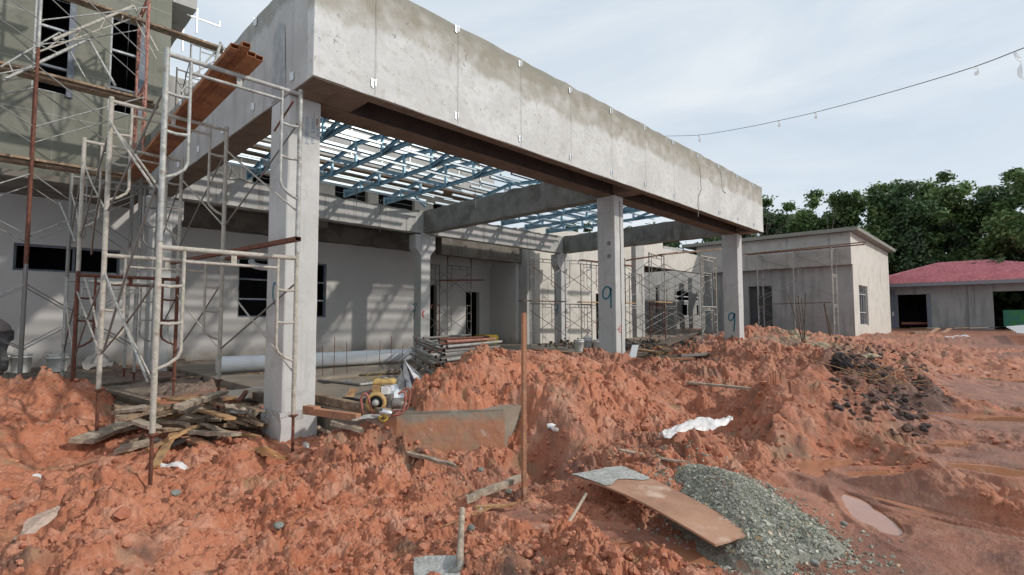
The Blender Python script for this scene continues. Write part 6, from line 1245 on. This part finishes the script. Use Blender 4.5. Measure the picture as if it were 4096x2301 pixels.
mb=MB(); mb.box(HX-.03,HX-.001,y1+1.5,y0,.35,.45); mb.box(HX-1.0,HX-.031,y1,y0,.1,.44); obj('house_apron',mb,MT['slab_edge'],HS)
# dry stalks on the dark debris
mb=MB(); random.seed(71)
for i in range(34):
    p_=PZ(random.uniform(2160,2260),random.uniform(925,965),.45); d=Vector((random.uniform(-1,1),random.uniform(-1,1),random.uniform(.0,.5))).normalized(); mb.tube([p_,p_+d*random.uniform(.3,.9)],.005,4)
obj('dry_stalks',mb,MT['wood_orange'],label='dry straw stalks tangled on the dark debris mound',cat='dry grass',kind='stuff')
# ------------------------------------------------------------------ the worker, bent over at the left edge
def skin(name,nodes,edges,mt,parent,sub=2):
    me=bpy.data.meshes.new(name); L0=Vector(parent.location); me.from_pydata([Vector(p_)-L0 for p_,_ in nodes],edges,[]); me.update(); o=bpy.data.objects.new(name,me); COL.objects.link(o); o.parent=parent
    m_=o.modifiers.new('skin','SKIN'); m_.use_smooth_shade=True
    for i,(p_,r_) in enumerate(nodes): me.skin_vertices[0].data[i].radius=tuple(q_*.88 for q_ in (r_ if isinstance(r_,tuple) else (r_,r_)))
    me.skin_vertices[0].data[0].use_root=True
    if sub: s_=o.modifiers.new('sub','SUBSURF'); s_.levels=s_.render_levels=sub
    me.materials.append(MT[mt]); return o
F0=PY(20,938,13.3); GZm=.42
mn=thing('person',(F0.x-.05,13.3,GZm),'worker bent forward over the buckets in dusty grey t-shirt, teal undersleeves and dirty dark jeans','person')
bx,by=F0.x+.0,13.3
MS=.88
bx=PY(43,868,13.3).x-.20
def W3(dx,dy,z): return Vector((bx+dx*MS,by+dy*MS,GZm+z*MS))
hipL,hipR=W3(.05,.09,.90),W3(.03,-.10,.88)
# body: pelvis, bent back, neck, head, arms reaching down, legs
nodes=[(W3(.04,0,.93),(.15,.13)),(W3(-.06,0,1.05),(.155,.125)),(W3(-.24,0,1.14),(.165,.125)),(W3(-.42,0,1.13),(.16,.12)),(W3(-.53,0,1.08),(.06,.06)),(W3(-.60,0,1.02),(.055,.055)),(W3(-.68,0,.96),(.085,.09)),(W3(-.74,0,.90),(.075,.08)),
 (W3(-.44,-.20,1.06),.06),(W3(-.37,-.26,.82),.046),(W3(-.52,-.24,.62),.036),(W3(-.56,-.23,.57),.030),
 (W3(-.44,.20,1.06),.06),(W3(-.42,.26,.82),.046),(W3(-.56,.22,.60),.036),(W3(-.60,.21,.55),.030),
 (hipR,.085),(W3(-.02,-.11,.52),.068),(W3(.04,-.11,.30),.060),(W3(.03,-.11,.09),.042),(W3(-.10,-.12,.04),.04),
 (hipL,.085),(W3(-.10,.10,.52),.068),(W3(-.02,.11,.30),.060),(W3(-.02,.11,.09),.042),(W3(-.15,.12,.04),.04)]
edges=[(0,1),(1,2),(2,3),(3,4),(4,5),(5,6),(6,7),(3,8),(8,9),(9,10),(10,11),(3,12),(12,13),(13,14),(14,15),(0,16),(16,17),(17,18),(18,19),(19,20),(0,21),(21,22),(22,23),(23,24),(24,25)]
skin('body',nodes,edges,'skin',mn)
nodes=[(W3(.06,0,.84),(.20,.17)),(W3(-.04,0,1.02),(.20,.165)),(W3(-.24,0,1.15),(.195,.155)),(W3(-.41,0,1.14),(.19,.145)),(W3(-.49,0,1.09),(.09,.085)),(W3(-.43,-.21,1.06),.095),(W3(-.38,-.26,.90),.085),(W3(-.43,.21,1.06),.095),(W3(-.43,.26,.90),.085)]
skin('t_shirt',nodes,[(0,1),(1,2),(2,3),(3,4),(3,5),(5,6),(3,7),(7,8)],'shirt',mn)
for s_ in (-1,1):
    n_=[(W3(-.385 if s_<0 else -.43,.26*s_,.92),.060),(W3(-.375 if s_<0 else -.42,.262*s_,.80),.056),(W3(-.50 if s_<0 else -.55,.235*s_,.645),.046)]; skin('undersleeve',n_,[(0,1),(1,2)],'sleeve',mn)
    hc=W3(-.565 if s_<0 else -.605,.225*s_,.55); dd=Vector((-.45,0,-.9)).normalized(); skin('hand',[(hc-dd*.02,(.036,.02)),(hc+dd*.05,(.04,.018))],[(0,1)],'skin',mn)
    for k in range(4):
        f0=hc+dd*.05+Vector((0,(k-1.5)*.021,0)); l_=(.035,.042,.04,.03)[k]; skin('finger',[(f0,.0095),(f0+dd*l_,.009),(f0+dd*l_+Vector((.01,0,-.025)),.008)],[(0,1),(1,2)],'skin',mn,1)
    skin('finger',[(hc+Vector((.02,.03*-s_,0)),.011),(hc+Vector((.0,.055*-s_,-.03)),.010),(hc+Vector((-.02,.06*-s_,-.055)),.009)],[(0,1),(1,2)],'skin',mn,1)
nodes=[(W3(.03,0,.88),(.12,.12)),(W3(.035,-.10,.84),.135),(W3(-.02,-.115,.52),.094),(W3(.04,-.11,.30),.088),(W3(.03,-.11,.08),.078),(W3(.045,.10,.84),.135),(W3(-.10,.105,.52),.094),(W3(-.02,.11,.30),.088),(W3(-.02,.11,.08),.078)]
skin('jeans',nodes,[(0,1),(1,2),(2,3),(3,4),(0,5),(5,6),(6,7),(7,8)],'jeans',mn)
for s_ in (-1,1): skin('boot',[(W3(.04 if s_<0 else -.01,.115*s_,.06),.05),(W3(-.05 if s_<0 else -.10,.118*s_,.045),.045),(W3(-.13 if s_<0 else -.18,.12*s_,.035),.035)],[(0,1),(1,2)],'black',mn,1)
skin('hair',[(W3(-.645,0,1.035),(.085,.09)),(W3(-.72,0,.985),(.098,.095)),(W3(-.775,0,.93),(.07,.075))],[(0,1),(1,2)],'hair',mn)
fc=W3(-.72,0,.885)
for s_ in (-1,1):
    mb=MB(); mb.lathe(fc+Vector((-.03,.032*s_,-.055)),[(0,.008),(.008,.006),(.011,0)],8,(-.3,0,-1)); obj('eye',mb,MT['sticker'],mn); mb=MB(); mb.lathe(fc+Vector((.03,.085*s_,.01)),[(0,.012),(.02,.008),(.026,-.006)],10,(0,s_,0)); obj('ear',mb,MT['skin'],mn)
skin('nose',[(fc+Vector((-.045,0,-.04)),.010),(fc+Vector((-.035,0,-.085)),.015)],[(0,1)],'skin',mn,1); mb=MB(); mb.bar(fc+Vector((-.0,-.025,-.085)),fc+Vector((-.0,.025,-.085)),.012,.012); obj('mouth',mb,MT['redpaint'],mn)
mb=MB(); 
# more of the tangle in the timber pile
random.seed(91)
for i in range(38):
    px,py=random.uniform(300,655),0; py=1040+random.uniform(-45,60)*(1-abs(px-490)/260); a=random.uniform(-1,1); L_=random.uniform(35,90); z=.17+.18*random.random()+max(0,(1060-py)/330)
    plank(PZ(px-L_*.8,py+L_*.28*a,z),PZ(px+L_*.8,py-L_*.28*a,z+random.uniform(-.05,.06)),random.uniform(.04,.12),random.uniform(.02,.05),random.choice(('wood','wood_grey','wood_grey','wood_dark','wood_orange','wood')),'splintered offcut lost in the tangle of the timber pile',jag=True,tw_=random.uniform(-.5,.5),group='offcuts tangled in the timber pile',name='timber_offcut')
